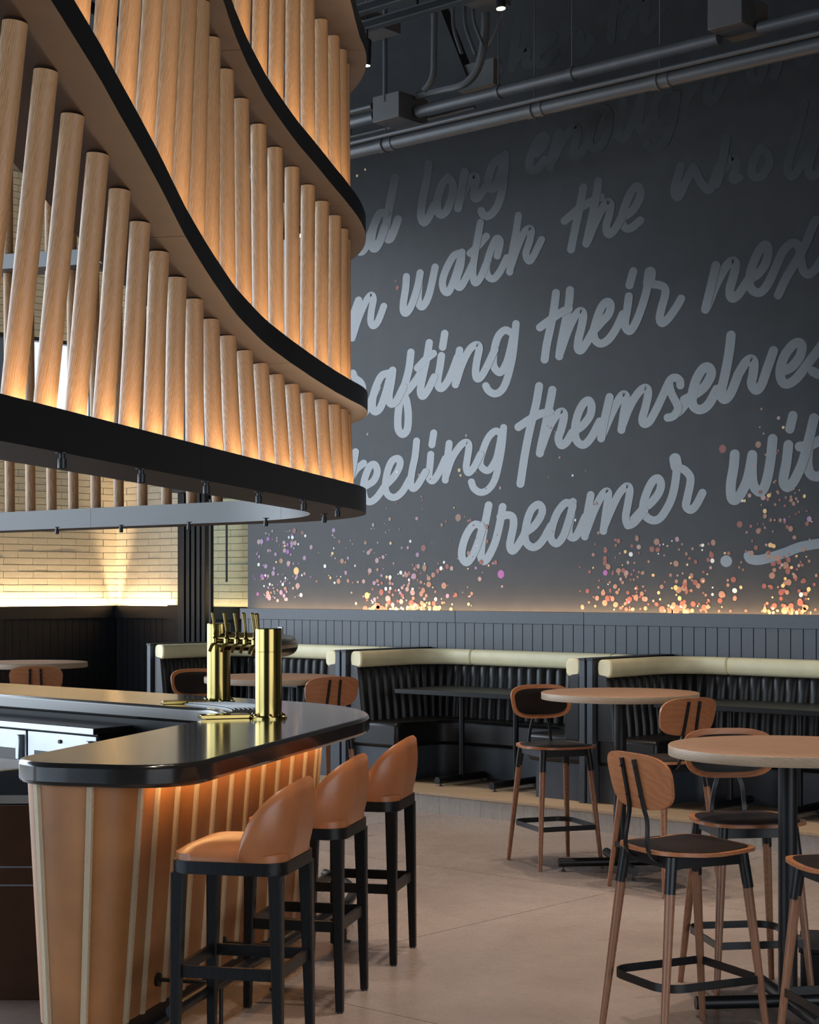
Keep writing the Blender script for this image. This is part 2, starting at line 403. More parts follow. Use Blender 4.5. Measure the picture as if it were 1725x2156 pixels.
word((720, 780), S, 68, [(100, 25), (120, 70), (170, 110), (188, 170), (178, 260), (148, 360), (165, 410), (205, 385), (260, 290), (320, 150)],
     [(30, 440), (60, 395)],
     [(420, 25), (360, 50), (310, 150), (280, 260), (280, 350), (310, 375), (355, 330), (400, 200), (430, 90), (460, 0)],
     [(463, -2), (450, 100), (430, 220), (435, 290), (460, 305), (500, 270), (560, 150)],
     [(628, -165), (610, -20), (580, 100), (550, 190), (520, 320), (508, 450), (515, 540), (555, 580), (595, 530), (603, 400), (590, 290), (575, 240)],
     [(520, 250), (600, 180), (680, 80), (740, -20)],
     [(795, -252), (775, -129), (745, 11), (720, 131), (715, 200), (735, 235), (780, 180), (840, 60)], [(688, -22), (760, -99), (832, -154)],
     [(905, -134), (890, -29), (870, 91), (880, 150), (910, 160), (960, 100), (1010, -10), (1050, -120)], [(935, -336), (915, -212)],
     [(1070, -184), (1050, -50), (1032, 128)],
     [(1040, 105), (1090, -50), (1160, -189), (1225, -234), (1248, -199), (1225, -79), (1215, 21), (1230, 75), (1270, 50), (1330, -60), (1390, -190)],
     [(1530, -349), (1480, -366), (1420, -309), (1385, -189), (1375, -60), (1410, 6), (1450, 11), (1500, -79), (1535, -209), (1560, -329)],
     [(1582, -424), (1565, -249), (1545, -99), (1500, 81), (1450, 181), (1390, 211), (1335, 185), (1308, 140)])
word((1080, 520), S, 74, [(393, 418), (375, 560), (345, 720), (310, 880), (290, 1022)], [(248, 730), (340, 662), (440, 595), (510, 560)],
     [(520, 392), (505, 540), (470, 720), (440, 870), (422, 992)],
     [(430, 960), (500, 760), (570, 620), (620, 582), (640, 620), (625, 720), (597, 840), (592, 920), (620, 938), (670, 870), (740, 750)],
     [(720, 780), (800, 690), (870, 610), (890, 530), (860, 497), (810, 540), (765, 650), (735, 770), (750, 845), (800, 877), (870, 840), (940, 740), (1000, 610)],
     [(1055, 447), (1040, 560), (1020, 680), (1030, 740), (1065, 762), (1110, 700), (1160, 580), (1210, 420), (1228, 320)], [(1095, 220), (1060, 347)],
     [(1235, 335), (1330, 345), (1378, 370), (1385, 430), (1350, 560), (1335, 650), (1360, 692), (1420, 640), (1490, 540), (1530, 468)])
word((1080, 520), S, 106, [(1250, 232), (1236, 330)])
word((1425, 480), 5.75, 108, [(478, 452), (430, 650), (350, 985)],
     [(370, 950), (480, 680), (590, 480), (675, 398), (715, 440), (690, 580), (650, 720), (650, 820), (690, 852), (760, 790), (860, 640)],
     [(860, 640), (980, 560), (1080, 430), (1110, 270), (1080, 205), (1010, 260), (940, 400), (890, 560), (890, 700), (950, 775), (1030, 770), (1110, 670), (1200, 480)],
     [(1200, 480), (1290, 280), (1400, 185), (1480, 220), (1510, 400), (1540, 520), (1600, 560), (1680, 500), (1760, 380)],
     [(1232, 812), (1330, 600), (1450, 400), (1560, 200), (1640, 0), (1690, -100)])
word((1140, 330), 2.9487, 50, [(145, 398), (250, 312), (370, 250)], [(262, 190), (235, 330), (210, 450), (185, 575)], [(357, 150), (335, 280), (310, 400), (280, 540)],
     [(290, 520), (340, 400), (400, 290), (430, 290), (425, 350), (405, 430), (415, 480), (450, 460), (500, 380)],
     [(490, 390), (570, 330), (615, 240), (605, 185), (570, 200), (530, 280), (500, 380), (520, 440), (560, 440), (615, 395)])
word((1140, 330), 2.9487, 54, [(865, 60), (830, 200), (850, 250), (900, 150), (945, 65)], [(945, 65), (1000, 170), (1050, 200), (1100, 60)],
     [(1150, -120), (1120, 60), (1090, 170)], [(1110, 110), (1190, 10), (1210, 60), (1190, 140), (1230, 130)],
     [(1370, -60), (1320, 20), (1310, 110), (1370, 120), (1420, 20), (1370, -60)], [(1635, -330), (1590, -150), (1530, 60), (1560, 120), (1620, 40), (1700, -120)],
     [(1760, -330), (1700, -80), (1660, 70), (1690, 120), (1760, 60)])
word((1080, 160), S, 76, [(215, 700), (270, 640), (298, 570), (280, 548), (230, 580), (180, 680), (150, 800), (170, 855), (230, 840), (290, 760)],
     [(420, 515), (390, 620), (350, 760), (342, 830)], [(370, 760), (450, 590), (540, 480), (580, 467), (585, 520), (565, 620), (550, 700), (565, 740), (600, 730), (650, 650)],
     [(830, 295), (770, 340), (720, 470), (690, 590), (720, 655), (780, 655), (830, 580), (870, 450), (868, 330), (830, 295)],
     [(1000, 235), (985, 350), (960, 480), (965, 550), (1000, 568), (1050, 500), (1110, 350), (1170, 175)],
     [(1175, 175), (1150, 350), (1140, 450), (1170, 488), (1220, 450), (1270, 330)],
     [(1420, 130), (1360, 130), (1300, 230), (1280, 340), (1310, 420), (1360, 420), (1420, 320), (1470, 180)],
     [(1490, 170), (1470, 330), (1430, 480), (1380, 600), (1300, 650), (1245, 650), (1218, 615)])
word((1400, 0), 5.308, 100, [(385, 400), (350, 650), (290, 880), (205, 1260)], [(250, 1100), (420, 850), (520, 800), (510, 900), (478, 1040), (480, 1130), (520, 1140), (580, 1060), (670, 900)],
     [(1110, 560), (1000, 600), (950, 760), (990, 890), (1060, 880), (1110, 740), (1110, 560)], [(1290, 640), (1225, 850)], [(1500, 680), (1560, 700), (1620, 640)])
word((1000, 0), 2.379, 44, [(215, 105), (200, 230), (185, 340)], [(190, 320), (225, 270), (262, 255), (255, 320), (290, 320)],
     [(310, 270), (370, 220), (392, 180), (360, 185), (318, 250), (310, 310), (345, 320), (400, 260)],
     [(455, 110), (450, 190), (440, 280)], [(450, 160), (515, 150), (525, 200), (505, 270), (540, 260), (580, 195)],
     [(640, 95), (700, 50), (745, 35)], [(705, -20), (690, 90), (680, 200)], [(800, -60), (770, 60), (745, 180)], [(760, 150), (830, 10), (860, 10), (845, 120), (870, 150), (940, 40)],
     [(110, 320), (120, 350)])
word((720, 780), S, 64, [(125, 738), (105, 860), (78, 990)], [(78, 985), (130, 900), (198, 842)],
     [(225, 1045), (290, 1000), (322, 920), (300, 855), (255, 870), (212, 970), (195, 1080), (215, 1170), (260, 1192), (320, 1150), (390, 1050)],
     [(390, 1050), (470, 970), (522, 880), (528, 820), (500, 798), (450, 830), (412, 930), (395, 1060), (420, 1130), (480, 1152), (550, 1100), (620, 980)],
     [(680, 640), (665, 780), (640, 900), (625, 1020), (645, 1072), (690, 1040), (760, 920)],
     [(808, 762), (800, 860), (790, 950), (800, 990), (830, 1000), (880, 930), (940, 800)], [(835, 567), (818, 675)],
     [(975, 662), (955, 830), (940, 995)],
     [(945, 960), (1000, 800), (1080, 680), (1135, 652), (1155, 690), (1140, 800), (1130, 880), (1150, 930), (1200, 880), (1260, 760)],
     [(1430, 560), (1390, 552), (1330, 610), (1280, 730), (1255, 840), (1290, 897), (1340, 902), (1400, 810), (1430, 690), (1450, 580)],
     [(1470, 518), (1455, 680), (1430, 830), (1390, 990), (1330, 1080), (1260, 1107), (1200, 1070), (1177, 1012)])
word((1080, 760), S, 74, [(240, 228), (210, 400), (160, 600), (110, 850), (70, 1115)], [(52, 600), (140, 540), (240, 485), (340, 460)],
     [(360, 263), (330, 420), (290, 620), (260, 760), (246, 838)], [(260, 790), (330, 600), (400, 490), (450, 460), (465, 510), (440, 620), (415, 700), (440, 765), (490, 735), (540, 650)],
     [(540, 650), (630, 590), (700, 500), (716, 410), (690, 358), (640, 390), (590, 490), (565, 620), (580, 720), (640, 762), (710, 700), (790, 550)],
     [(880, 328), (850, 460), (815, 620), (803, 702)], [(810, 680), (900, 470), (970, 340), (1010, 303), (1030, 340), (1010, 470), (987, 625)],
     [(990, 600), (1060, 420), (1140, 290), (1205, 243), (1230, 290), (1205, 420), (1178, 520), (1190, 570), (1240, 550), (1310, 430)],
     [(1300, 450), (1370, 300), (1430, 175), (1480, 152), (1518, 180), (1522, 222)], [(1420, 200), (1440, 290), (1490, 390), (1500, 440), (1460, 500), (1407, 515)],
     [(1460, 500), (1540, 430), (1630, 290)])
word((1380, 660), 5.0, 100, [(310, 910), (420, 850), (520, 770), (588, 650), (580, 585), (540, 563), (480, 610), (420, 730), (390, 870), (400, 970), (470, 1012), (560, 960), (650, 800)],
     [(800, 230), (780, 400), (740, 620), (700, 800), (700, 880), (740, 902), (800, 830), (880, 630)],
     [(870, 650), (950, 520), (1010, 480), (1040, 520), (1030, 650), (1015, 740), (1060, 808), (1120, 750), (1180, 580), (1247, 392)],
     [(1340, 610), (1440, 560), (1525, 450), (1545, 340), (1500, 305), (1430, 350), (1350, 470), (1315, 620), (1340, 720), (1400, 740), (1490, 680), (1600, 540), (1780, 300)],
     [(1660, 610), (1725, 640), (1780, 600)], [(1450, 1075), (1418, 1215)])
word((940, 940), S, 70, [(310, 715), (250, 712), (190, 790), (150, 900), (142, 1000), (185, 1055), (240, 990), (290, 870), (325, 750)],
     [(385, 533), (360, 660), (330, 820), (315, 960), (320, 1020), (350, 1042), (400, 970), (450, 850), (490, 680), (512, 548)],
     [(490, 640), (560, 622), (605, 645), (610, 720), (590, 820), (578, 900), (600, 950), (650, 900), (720, 780)],
     [(710, 790), (800, 720), (865, 620), (868, 555), (830, 527), (770, 580), (732, 690), (715, 820), (740, 890), (800, 915), (870, 860), (950, 720)],
     [(1130, 520), (1080, 515), (1010, 600), (965, 720), (950, 830), (1000, 882), (1060, 820), (1110, 680), (1150, 540)],
     [(1150, 502), (1135, 620), (1112, 740), (1120, 810), (1160, 828), (1200, 780), (1260, 640)],
     [(1312, 440), (1290, 560), (1265, 700), (1258, 818)], [(1265, 790), (1340, 590), (1410, 450), (1455, 407), (1472, 440), (1450, 600), (1427, 768)],
     [(1430, 740), (1500, 570), (1570, 430), (1640, 360), (1667, 400), (1650, 520), (1630, 640), (1650, 712), (1710, 690), (1800, 580)],
     )
word((1325, 880), S, 74, [(-10, 975), (60, 900), (130, 820)],
     [(120, 830), (200, 770), (270, 680), (290, 600), (262, 548), (210, 580), (160, 680), (128, 800), (150, 890), (220, 930), (290, 900), (370, 770), (410, 640), (430, 500), (432, 420)],
     [(430, 450), (500, 470), (553, 530), (555, 600), (530, 720), (518, 800), (560, 835), (610, 790), (667, 680)])
word((1325, 880), S, 106, [(418, 372), (430, 440)], [(882, 1300), (883, 1301)])
word((1325, 880), S, 90, [(960, 330), (950, 450), (925, 600), (930, 720), (965, 745), (1020, 680), (1080, 540), (1120, 335)],
     [(1120, 340), (1115, 480), (1130, 610), (1190, 672), (1240, 600), (1280, 420), (1305, 190)],
     [(1447, 245), (1430, 400), (1402, 560), (1420, 620), (1460, 620), (1520, 530), (1590, 360), (1680, 0)],
     [(1680, 0), (1640, 200), (1620, 400), (1650, 510), (1725, 530), (1780, 480)], [(1550, 260), (1640, 250), (1760, 190)],
     [(1085, 1252), (1110, 1282), (1200, 1287), (1400, 1230), (1560, 1170), (1760, 1135)])
for off, sc, w, strokes in WORDS:
    mb = MB()
    for st in strokes: stroke(mb, st, w, off, sc)
    put('script_lettering', mb, letterm, wm, smooth=0)
# ---- confetti dots printed on the wall
mb = MB()
def dot(x, y, r, c, i, asp=1.0, tilt=0.0):
    p0 = on_V(x, y, VW - 0.002 - 0.00004 * (i % 60)); D = wc(p0.x, p0.y)[1]; rr = r * D / F_PX
    mb.cur = c
    pts = []
    for a in np.linspace(0, 2 * math.pi, 12, endpoint=False):
        q, e = rr * math.cos(a) * asp, rr * math.sin(a)
        pts.append((p0.x + q * math.cos(tilt) - e * math.sin(tilt), p0.y, p0.z + q * math.sin(tilt) + e * math.cos(tilt)))
    mb.add(pts, [tuple(range(12))])
rd = random.Random(21); n_dot = 0
def cluster(n, x0, x1, mode, y0, ybot, cols, rmin, rmax, pw=2.0):
    global n_dot
    for _ in range(n):
        x = rd.triangular(x0, x1, mode); y = ybot - (ybot - y0) * rd.random() ** pw
        r = rmin + (rmax - rmin) * rd.random() ** 1.8
        c = rd.choices(range(7), cols)[0]
        if c in (2, 5): r *= 0.75
        dot(x, y, r, c, n_dot, rd.uniform(0.85, 1.15), rd.uniform(-0.6, 0.6)); n_dot += 1
#        salmon peach gold lilac blush pale violet
cluster(118, 528, 660, 590, 1112, 1265, (1, 1, 1.2, 5, 4, 2, 2), 1.3, 6.0, 1.0)
cluster(87, 640, 930, 800, 1110, 1280, (2, 3, 1, 3, 5, 3, 0), 1.3, 6.0, 0.9)
cluster(137, 740, 960, 880, 1185, 1283, (5, 6, 1.6, 0.5, 3, 1, 0), 2.2, 7.0, 2.4)
cluster(40, 930, 1075, 990, 1090, 1280, (3, 4, 1, 1, 3, 1, 0.3), 1.3, 5.5, 1.2)
cluster(106, 1205, 1400, 1320, 1130, 1284, (5, 6, 1.0, 0.4, 1, 0.6, 0.3), 2.2, 6.5, 1.5)
cluster(125, 1340, 1590, 1440, 1130, 1288, (6, 5, 2.6, 0.1, 1, 0.8, 0), 2.4, 7.5, 2.0)
cluster(100, 1590, 1725, 1680, 1170, 1290, (6, 5, 2.6, 0, 0.6, 0.3, 0), 2.6, 7.5, 1.9)
cluster(75, 1530, 1725, 1680, 1020, 1200, (4, 6, 2.0, 0.2, 2, 0.3, 0), 2.0, 7.0, 1.0)
cluster(14, 1580, 1690, 1630, 860, 1040, (2, 5, 1, 0, 2, 0.3, 0), 2.0, 5.0, 1.0)
cluster(26, 700, 1120, 900, 980, 1110, (2, 3, 2, 0.4, 3, 2, 0), 1.2, 4.5, 1.0)
cluster(14, 1085, 1330, 1150, 880, 1140, (1, 3, 2, 0, 3, 2, 0), 1.2, 4.0, 1.0)
for x, y, r, c in ((1055, 1209, 9, 6), (1275, 1206, 6, 6), (1522, 945, 9, 0), (1558, 1104, 7, 0), (1597, 936, 7, 1), (965, 1090, 8, 1), (967, 990, 4, 2), (970, 1001, 3, 2),
                   (837, 606, 5, 0), (834, 592, 2.5, 0), (769, 357, 2.5, 2), (752, 370, 3, 2), (774, 914, 3, 4), (982, 917, 3, 4), (624, 1202, 8, 2), (773, 1254, 7, 2), (892, 1154, 7, 0)):
    dot(x, y, r, c, n_dot); n_dot += 1
cf = put('confetti_print', mb, conf, wm, smooth=0); cf['kind'] = 'stuff'
# ---- cream brick walls at the left
UA, VB = -15.66, 12.64
wa = struct(put('wall_left', MB().box(UA - 0.25, UA - 0.02, -6, VB + 0.2, 0, 3.25).box(UA - 0.25, UA - 0.02, -6, VB + 0.2, 4.5, ZC).box(UA - 0.25, UA - 0.02, -6, 8.6, 3.25, 4.5).box(UA - 0.25, UA - 0.02, VB - 0.25, VB + 0.2, 3.25, 4.5), mortar, smooth=0))
wb = struct(put('wall_back', MB().box(UA, -11.2, VB + 0.02, VB + 0.25, 0, ZC), mortar, smooth=0))
BL, BH, GAP = 0.39, 0.0745, 0.006
def brick_mesh(): return MB().box(-BL / 2 + GAP / 2, BL / 2 - GAP / 2, -0.02, 0.0, GAP / 2, BH - GAP / 2)
def brick_end(): return MB().box(-BL / 4 + GAP / 2, BL / 4 - GAP / 2, -0.02, 0.0, GAP / 2, BH - GAP / 2)
mbA, mbB = MB(), MB()
for r in range(64):
    z = zl + r * BH
    if z + BH > 6.4: break
    sh = (r % 2) * BL / 2
    # wall_back faces -V
    u = UA + 0.005 + sh
    if sh: shared('brick', 'bhalfB', brick_end, brick_m, wb, (UA + BL / 4, VB + 0.012, z), smooth=0) if z < 3.2 else mbB.box(UA + 0.004, UA + BL / 2 - 0.004, VB - 0.008, VB + 0.02, z + 0.004, z + BH - 0.004)
    while u + BL < -11.3:
        if z < 3.2: shared('brick', 'brickB', brick_mesh, brick_m, wb, (u + BL / 2, VB + 0.012 + rd.uniform(-0.002, 0.002), z), smooth=0)
        else: mbB.box(u + 0.003, u + BL - 0.003, VB - 0.008, VB + 0.02, z + 0.003, z + BH - 0.003)
        u += BL
    # wall_left faces +U
    v = VB - 0.005 - sh
    if sh and not (3.2 < z < 4.45):
        if z < 3.2: shared('brick', 'bhalfA', brick_end, brick_m, wa, (UA - 0.012, VB - BL / 4, z), (0, 0, math.pi / 2), smooth=0)
        else: mbA.box(UA - 0.02, UA + 0.008, VB - BL / 2, VB - 0.004, z + 0.003, z + BH - 0.003)
    while v - BL > (9.6 if z < 3.2 else 8.6):
        if z < 3.2: shared('brick', 'brickA', brick_mesh, brick_m, wa, (UA - 0.012 + rd.uniform(-0.002, 0.002), v - BL / 2, z), (0, 0, math.pi / 2), smooth=0)
        elif z > 4.45: mbA.box(UA - 0.02, UA + 0.008, v - BL + 0.003, v - 0.003, z + 0.003, z + BH - 0.003)
        v -= BL
o = put('brick_courses', mbA, brick_m, wa, smooth=0); o['kind'] = 'stuff'
o = put('brick_courses', mbB, brick_m, wb, smooth=0); o['kind'] = 'stuff'
w1 = struct(put('window_1', MB().box(UA - 0.20, UA - 0.19, 8.6, VB - 0.25, 3.25, 4.5), sky_m, smooth=0))
mb = MB()
for z in (3.25, 4.44): mb.box(UA - 0.12, UA - 0.02, 8.6, VB - 0.25, z, z + 0.06)
for v in (8.6, 9.9, 11.1, 12.33): mb.box(UA - 0.12, UA - 0.02, v, v + 0.06, 3.25, 4.5)
put('window_frame', mb, blk_metal, w1, smooth=0)
# dark wainscot of those two walls
wn2 = struct(put('trim_2', MB().box(UA, UA + 0.03, 8.0, VB, 0, zt).box(UA, u_on(372, VB), VB - 0.03, VB, 0, zt).box(u_on(372, VB) + 0.2, -11.3, VB - 0.03, VB, 0, zt), groove, smooth=0))
for i in range(int(1.05 / PITCH)):
    shared('wainscot_plank', 'plankM_d', lambda: MB().box(0.003, PITCH - 0.003, 0, 0.014, 0.02, zt), wains_dark, wn2, (UA + 0.05 + i * PITCH, VB - 0.043, 0), smooth=0)
for i in range(44):
    shared('wainscot_plank', 'plankM_e', lambda: MB().box(0, 0.014, 0.003, PITCH - 0.003, 0.02, zt), wains_dark, wn2, (UA + 0.029, VB - 0.05 - (i + 1) * PITCH, 0), smooth=0)
put('wainscot_cap', MB().box(UA + 0.085, UA + 0.115, 8.0, VB - 0.115, zt - 0.05, zl - 0.012), wains_dark, wn2, smooth=0)
put('wainscot_cap', MB().box(UA + 0.085, u_on(372, VB), VB - 0.115, VB - 0.085, zt - 0.05, zl - 0.012), wains_dark, wn2, smooth=0)
put('wainscot_cap', MB().box(u_on(372, VB) + 0.2, -11.3, VB - 0.115, VB - 0.085, zt - 0.05, zl - 0.012), wains_dark, wn2, smooth=0)
put('cove_light_stop', MB().box(UA + 0.028, UA + 0.114, 8.0, VB - 0.114, zt - 0.05, zt - 0.044), wains_dark, wn2, smooth=0)  # added unseen shelves, keep the strips from lighting the planks below
put('cove_light_stop', MB().box(UA + 0.028, u_on(372, VB), VB - 0.114, VB - 0.028, zt - 0.05, zt - 0.044), wains_dark, wn2, smooth=0)
put('cove_light_stop', MB().box(u_on(372, VB) + 0.2, -11.3, VB - 0.114, VB - 0.028, zt - 0.05, zt - 0.044), wains_dark, wn2, smooth=0)
put('led_strip', MB().box(UA + 0.055, UA + 0.077, 8.2, VB - 0.16, zl - 0.090, zl - 0.086), led_brick, wn2, smooth=0)
put('led_strip', MB().box(UA + 0.16, u_on(368, VB), VB - 0.077, VB - 0.055, zl - 0.090, zl - 0.086), led_brick, wn2, smooth=0)
put('led_strip', MB().box(u_on(440, VB), -11.4, VB - 0.077, VB - 0.055, zl - 0.090, zl - 0.086), led_brick, wn2, smooth=0)
# end of the brick bay: dark pier and a folded stack of black door leaves, glass leaf beyond
VD = 11.95
d1 = struct(put('door_1', MB().box(u_on(383, VD), u_on(441, VD), VD - 0.06, VD + 0.02, 0, 3.9), blk_metal, smooth=0, bevel=0.004))
for xx in (386, 397, 408, 419, 430):
    ua = u_on(xx, VD - 0.09)
    put('door_leaf', MB().box(ua, ua + 0.055, VD - 0.13, VD - 0.05, 0.02, 3.86), blk_metal, d1, bevel=0.006)
put('pier_panel', MB().box(u_on(372, VB) - 0.02, u_on(372, VB) + 0.22, VB - 0.12, VB, 0, zl), wains_dark, d1, smooth=0)
VG = 11.55
d2 = struct(put('door_2', MB().box(u_on(443, VG), u_on(447, VG), VG - 0.02, VG + 0.02, 0, 3.9).box(u_on(443, VG), u_on(520, VG), VG - 0.02, VG + 0.02, 2.58, 2.66), blk_metal, smooth=0))
put('glass_pane', MB().box(u_on(446, VG), u_on(523, VG), VG - 0.005, VG + 0.005, 0.1, 2.58), glass, d2, smooth=0)
put('pull_handle', MB().tube([(u_on(485, VG), VG - 0.05, 1.75), (u_on(485, VG), VG - 0.05, 2.4)], 0.011), blk_metal, d2)
put('door_header', MB().box(u_on(372, VG), u_on(524, VG), VG - 0.1, VG + 0.1, 2.66, ZC), blk_metal, d2, smooth=0)
# platform under the booths
VPL, ZPL = 9.79, 0.15
pl = struct(put('floor_platform', MB().box(-12.32, 2.5, VPL + 0.02, VP_ + 0.1, 0, ZPL - 0.02), riser_wood, smooth=0))
u = -12.32; k = 0
while u < 2.4:
    L = 1.9; e = min(u + L, 2.5)
    for j in range(10):
        a = VPL - 0.012 + j * 0.13
        put('platform_board', MB().box(u + 0.001 + (j % 2) * 0.0, e - 0.001, a + 0.001, a + 0.129, ZPL - 0.02, ZPL), plat_wood, pl, smooth=0, bevel=0.0015)
    u = e
u = -12.32
while u < 2.4:
    shared('riser_board', 'riser', lambda: MB().box(0.0008, 0.1992, 0, 0.02, 0, ZPL - 0.02), riser_wood, pl, (u, VPL, 0), smooth=0); u += 0.2
# ================================================================== curved plan shared by canopy and bar
class Plan:
    def __init__(s, P0, d, Vo, R):
        s.df = Vector(d).normalized(); P0 = Vector(P0)
        s.ub = Vector((-ST, CT)); nb = Vector((CT, ST)); s.R = R
        t = (Vo - nb.dot(P0)) / nb.dot(s.df); K = P0 + t * s.df
        s.turn = s.df.angle(s.ub); L = R * math.tan(s.turn / 2); s.arc = R * s.turn
        s.T0 = K - L * s.df; s.lf = Vector((-s.df.y, s.df.x)); s.C = s.T0 + R * s.lf
    def cam(s, st, off=0.0):
        st = float(st); off = float(off); a = st + s.arc / 2
        if a < 0: return s.T0 + a * s.df + off * s.lf
        if a > s.arc:
            lb = Vector((-s.ub.y, s.ub.x)); return s.C - s.R * lb + (a - s.arc) * s.ub + off * lb
        an = a / s.R; c, sn = math.cos(an), math.sin(an)
        d = Vector((s.df.x * c - s.df.y * sn, s.df.x * sn + s.df.y * c)); l = Vector((-d.y, d.x))
        return s.C - l * s.R + off * l
    def w(s, st, off=0.0, z=0.0):
        p = s.cam(st, off); return cw(p.x, p.y, z)
# ================================================================== canopy
D0 = 4.44; D7 = 7.923
CP = Plan((-CX / F_PX * D0, D0), ((700 - CX) / F_PX * D7 + CX / F_PX * D0, D7 - D0), 7.125, 2.0)
can = thing('bar_canopy', 'tiered canopy of round oak dowels between curved black ribbons hung over the bar', 'canopy', tuple(CP.w(0, 0.15, 2.08)))
def tab(xs, ys): return lambda s: float(np.interp(s, xs, ys))
def z1(s): return 2.080
def z2(s):
    if s > 0.0: k = min(1.0, s / 2.3); return 2.597 + 1.16 * k * k * (3 - 2 * k) + max(0, s - 2.3) * 0.09
    return float(np.interp(s, [-6.6, -4.81, -4.59, -4.36, -4.13, -3.91, -3.68, -3.46, -3.22, -2.99, -2.75, -2.51, -2.26, -2.02, -1.77, -1.52, -1.27, -0.8],
                           [3.61, 3.119, 3.058, 3.002, 2.944, 2.891, 2.838, 2.792, 2.753, 2.717, 2.687, 2.663, 2.641, 2.625, 2.612, 2.601, 2.597, 2.597]))
def z3(s):
    if s > -0.4: k = max(0.0, min(1.0, s / 2.3)); return 3.495 + 1.12 * k * k * (3 - 2 * k) + max(0, s - 2.3) * 0.09
    return float(np.interp(s, [-6.6, -3.22, -2.99, -2.75, -2.51, -2.26, -2.02, -1.77, -1.52, -1.27, -1.03, -0.8, -0.4],
                           [4.80, 3.843, 3.787, 3.735, 3.690, 3.649, 3.614, 3.588, 3.564, 3.544, 3.526, 3.506, 3.495]))
def z4(s): return 4.41 + 0.07 * max(0, -1.1 - s) ** 1.6 + (0.25 * min(s, 3.2) ** 1.5 if s > 0 else 0)
o1 = lambda s: 0.095
ot1 = tab([-6.6, -4.81, -4.36, -3.91, -3.46, -2.99, -2.51, -2.02, -1.52, -1.03, 0, 6], [-0.09, -0.010, 0.018, 0.051, 0.082, 0.112, 0.125, 0.128, 0.123, 0.116, 0.11, 0.11])
ot2 = tab([-6.6, -4.8, -3.9, -3.5, -3.22, -2.99, -2.75, -2.51, -2.02, -1.52, -1.03, 0, 6], [-0.2, -0.10, -0.02, 0.03, 0.072, 0.107, 0.128, 0.140, 0.134, 0.117, 0.112, 0.115, 0.11])
ot3 = lambda s: 0.12
of1 = lambda s: 0.0
of2 = tab([-6.6, -5.08, -4.76, -4.46, -4.15, -3.8, -3.35, -3.08, -2.6, -2.12, -1.46, -0.9, 0, 6], [-0.17, -0.156, -0.148, -0.128, -0.104, -0.066, -0.032, -0.010, 0.002, -0.012, -0.02, -0.012, 0, 0])
of3 = tab([-6.6, -4.5, -3.6, -3.23, -3.05, -2.81, -2.5, -2.16, -1.8, -1.28, 0, 6], [-0.22, -0.14, -0.06, -0.016, 0.006, 0.024, 0.034, 0.025, 0.008, -0.004, 0.005, 0])
of4 = tab([-6.6, -3, -1.5, -1.0, 0, 6], [-0.2, -0.2, -0.08, -0.01, 0.01, 0])
def ribbon(sa, sb, zf, off, width, t, lip, under, name):
    n = max(3, int((sb - sa) / 0.09)); rows = []
    for i in range(n + 1):
        s = sa + (sb - sa) * i / n; a = off(s); b = 0.0 + width; z = zf(s)
        prof = [(a, z), (a, z + t + lip), (a + 0.018, z + t + lip), (a + 0.018, z + t), (b - 0.018, z + t), (b - 0.018, z + t + lip), (b, z + t + lip), (b, z)]
        rows.append([CP.w(s, o_, zz) for o_, zz in prof])
    mb = MB(); k = 8; vs_ = [p for r in rows for p in r]; fs = []; mi = []
    for i in range(n):
        for j in range(k):
            fs.append((i * k + j, i * k + (j + 1) % k, (i + 1) * k + (j + 1) % k, (i + 1) * k + j)); mi.append(1 if j == 7 else 0)
    fs.append(tuple(range(k))); fs.append(tuple(range(n * k, n * k + k))[::-1]); mi += [0, 0]
    mb.add(vs_, [f[::-1] for f in fs]); mb.mi = mi
    return put(name, mb, [fascia, under], can, smooth=30)
for (zf, of, wd, t, lip, und, seams, nm) in (
        (z1, of1, 0.29, 0.085, 0.038, soffit, [-6.4, -5.2, -3.44, -1.72, 0.35, 2.3, 4.2, 5.6], 'ring_panel'),
        (z2, of2, 0.30, 0.060, 0.038, slab_brown, [-6.4, -5.6, -3.80, -2.27, 0.3, 2.3, 4.2, 5.6], 'ribbon_panel'),
        (z3, of3, 0.30, 0.060, 0.038, slab_brown, [-6.4, -4.6, -2.9, -1.2, 0.4, 2.3, 4.2, 5.6], 'ribbon_panel'),
        (z4, of4, 0.42, 0.060, 0.038, slab_brown, [-4.4, -2.6, -0.8, 0.6, 2.3, 4.2], 'ribbon_panel')):
    for a, b in zip(seams[:-1], seams[1:]): ribbon(a + 0.0012, b - 0.0012, zf, of, wd, t, lip, und, nm)
def led_ribbon(zf, off, t, sa, sb, inner=None):
    mb = MB(); n = int((sb - sa) / 0.12); P = []
    for i in range(n + 1):
        s = sa + (sb - sa) * i / n; a = off(s) + 0.03
        P.append([CP.w(s, a, zf(s) + t + 0.006), CP.w(s, a + 0.012, zf(s) + t + 0.006)])
    mb.grid(P); mb.f = [f[::-1] for f in mb.f]
    return put('led_strip', mb, led_m, can, smooth=0)
led_ribbon(z1, of1, 0.085, -6.3, 0.6); led_ribbon(z2, of2, 0.060, -6.3, 0.6); led_ribbon(z3, of3, 0.060, -6.3, 0.6)
DR = 0.0338
def dowel_mesh(): return MB().lathe([(DR, 0), (DR, 1)], 20)
def dowel(a, b):
    v = b - a
    o = shared('dowel', 'dowel', dowel_mesh, oak, can, a - can.location, v.to_track_quat('Z', 'X').to_euler(), 40)
    o.scale = (1, 1, v.length); return o
ST_ = [-4.807 - 0.222 * k for k in range(6, 0, -1)] + [-4.807, -4.586, -4.359, -4.135, -3.909, -3.682, -3.456, -3.223, -2.987, -2.752, -2.506, -2.263, -2.018, -1.769, -1.52, -1.27, -1.031, -0.799]
ST_ += [-0.56 + 0.235 * k for k in range(26)]
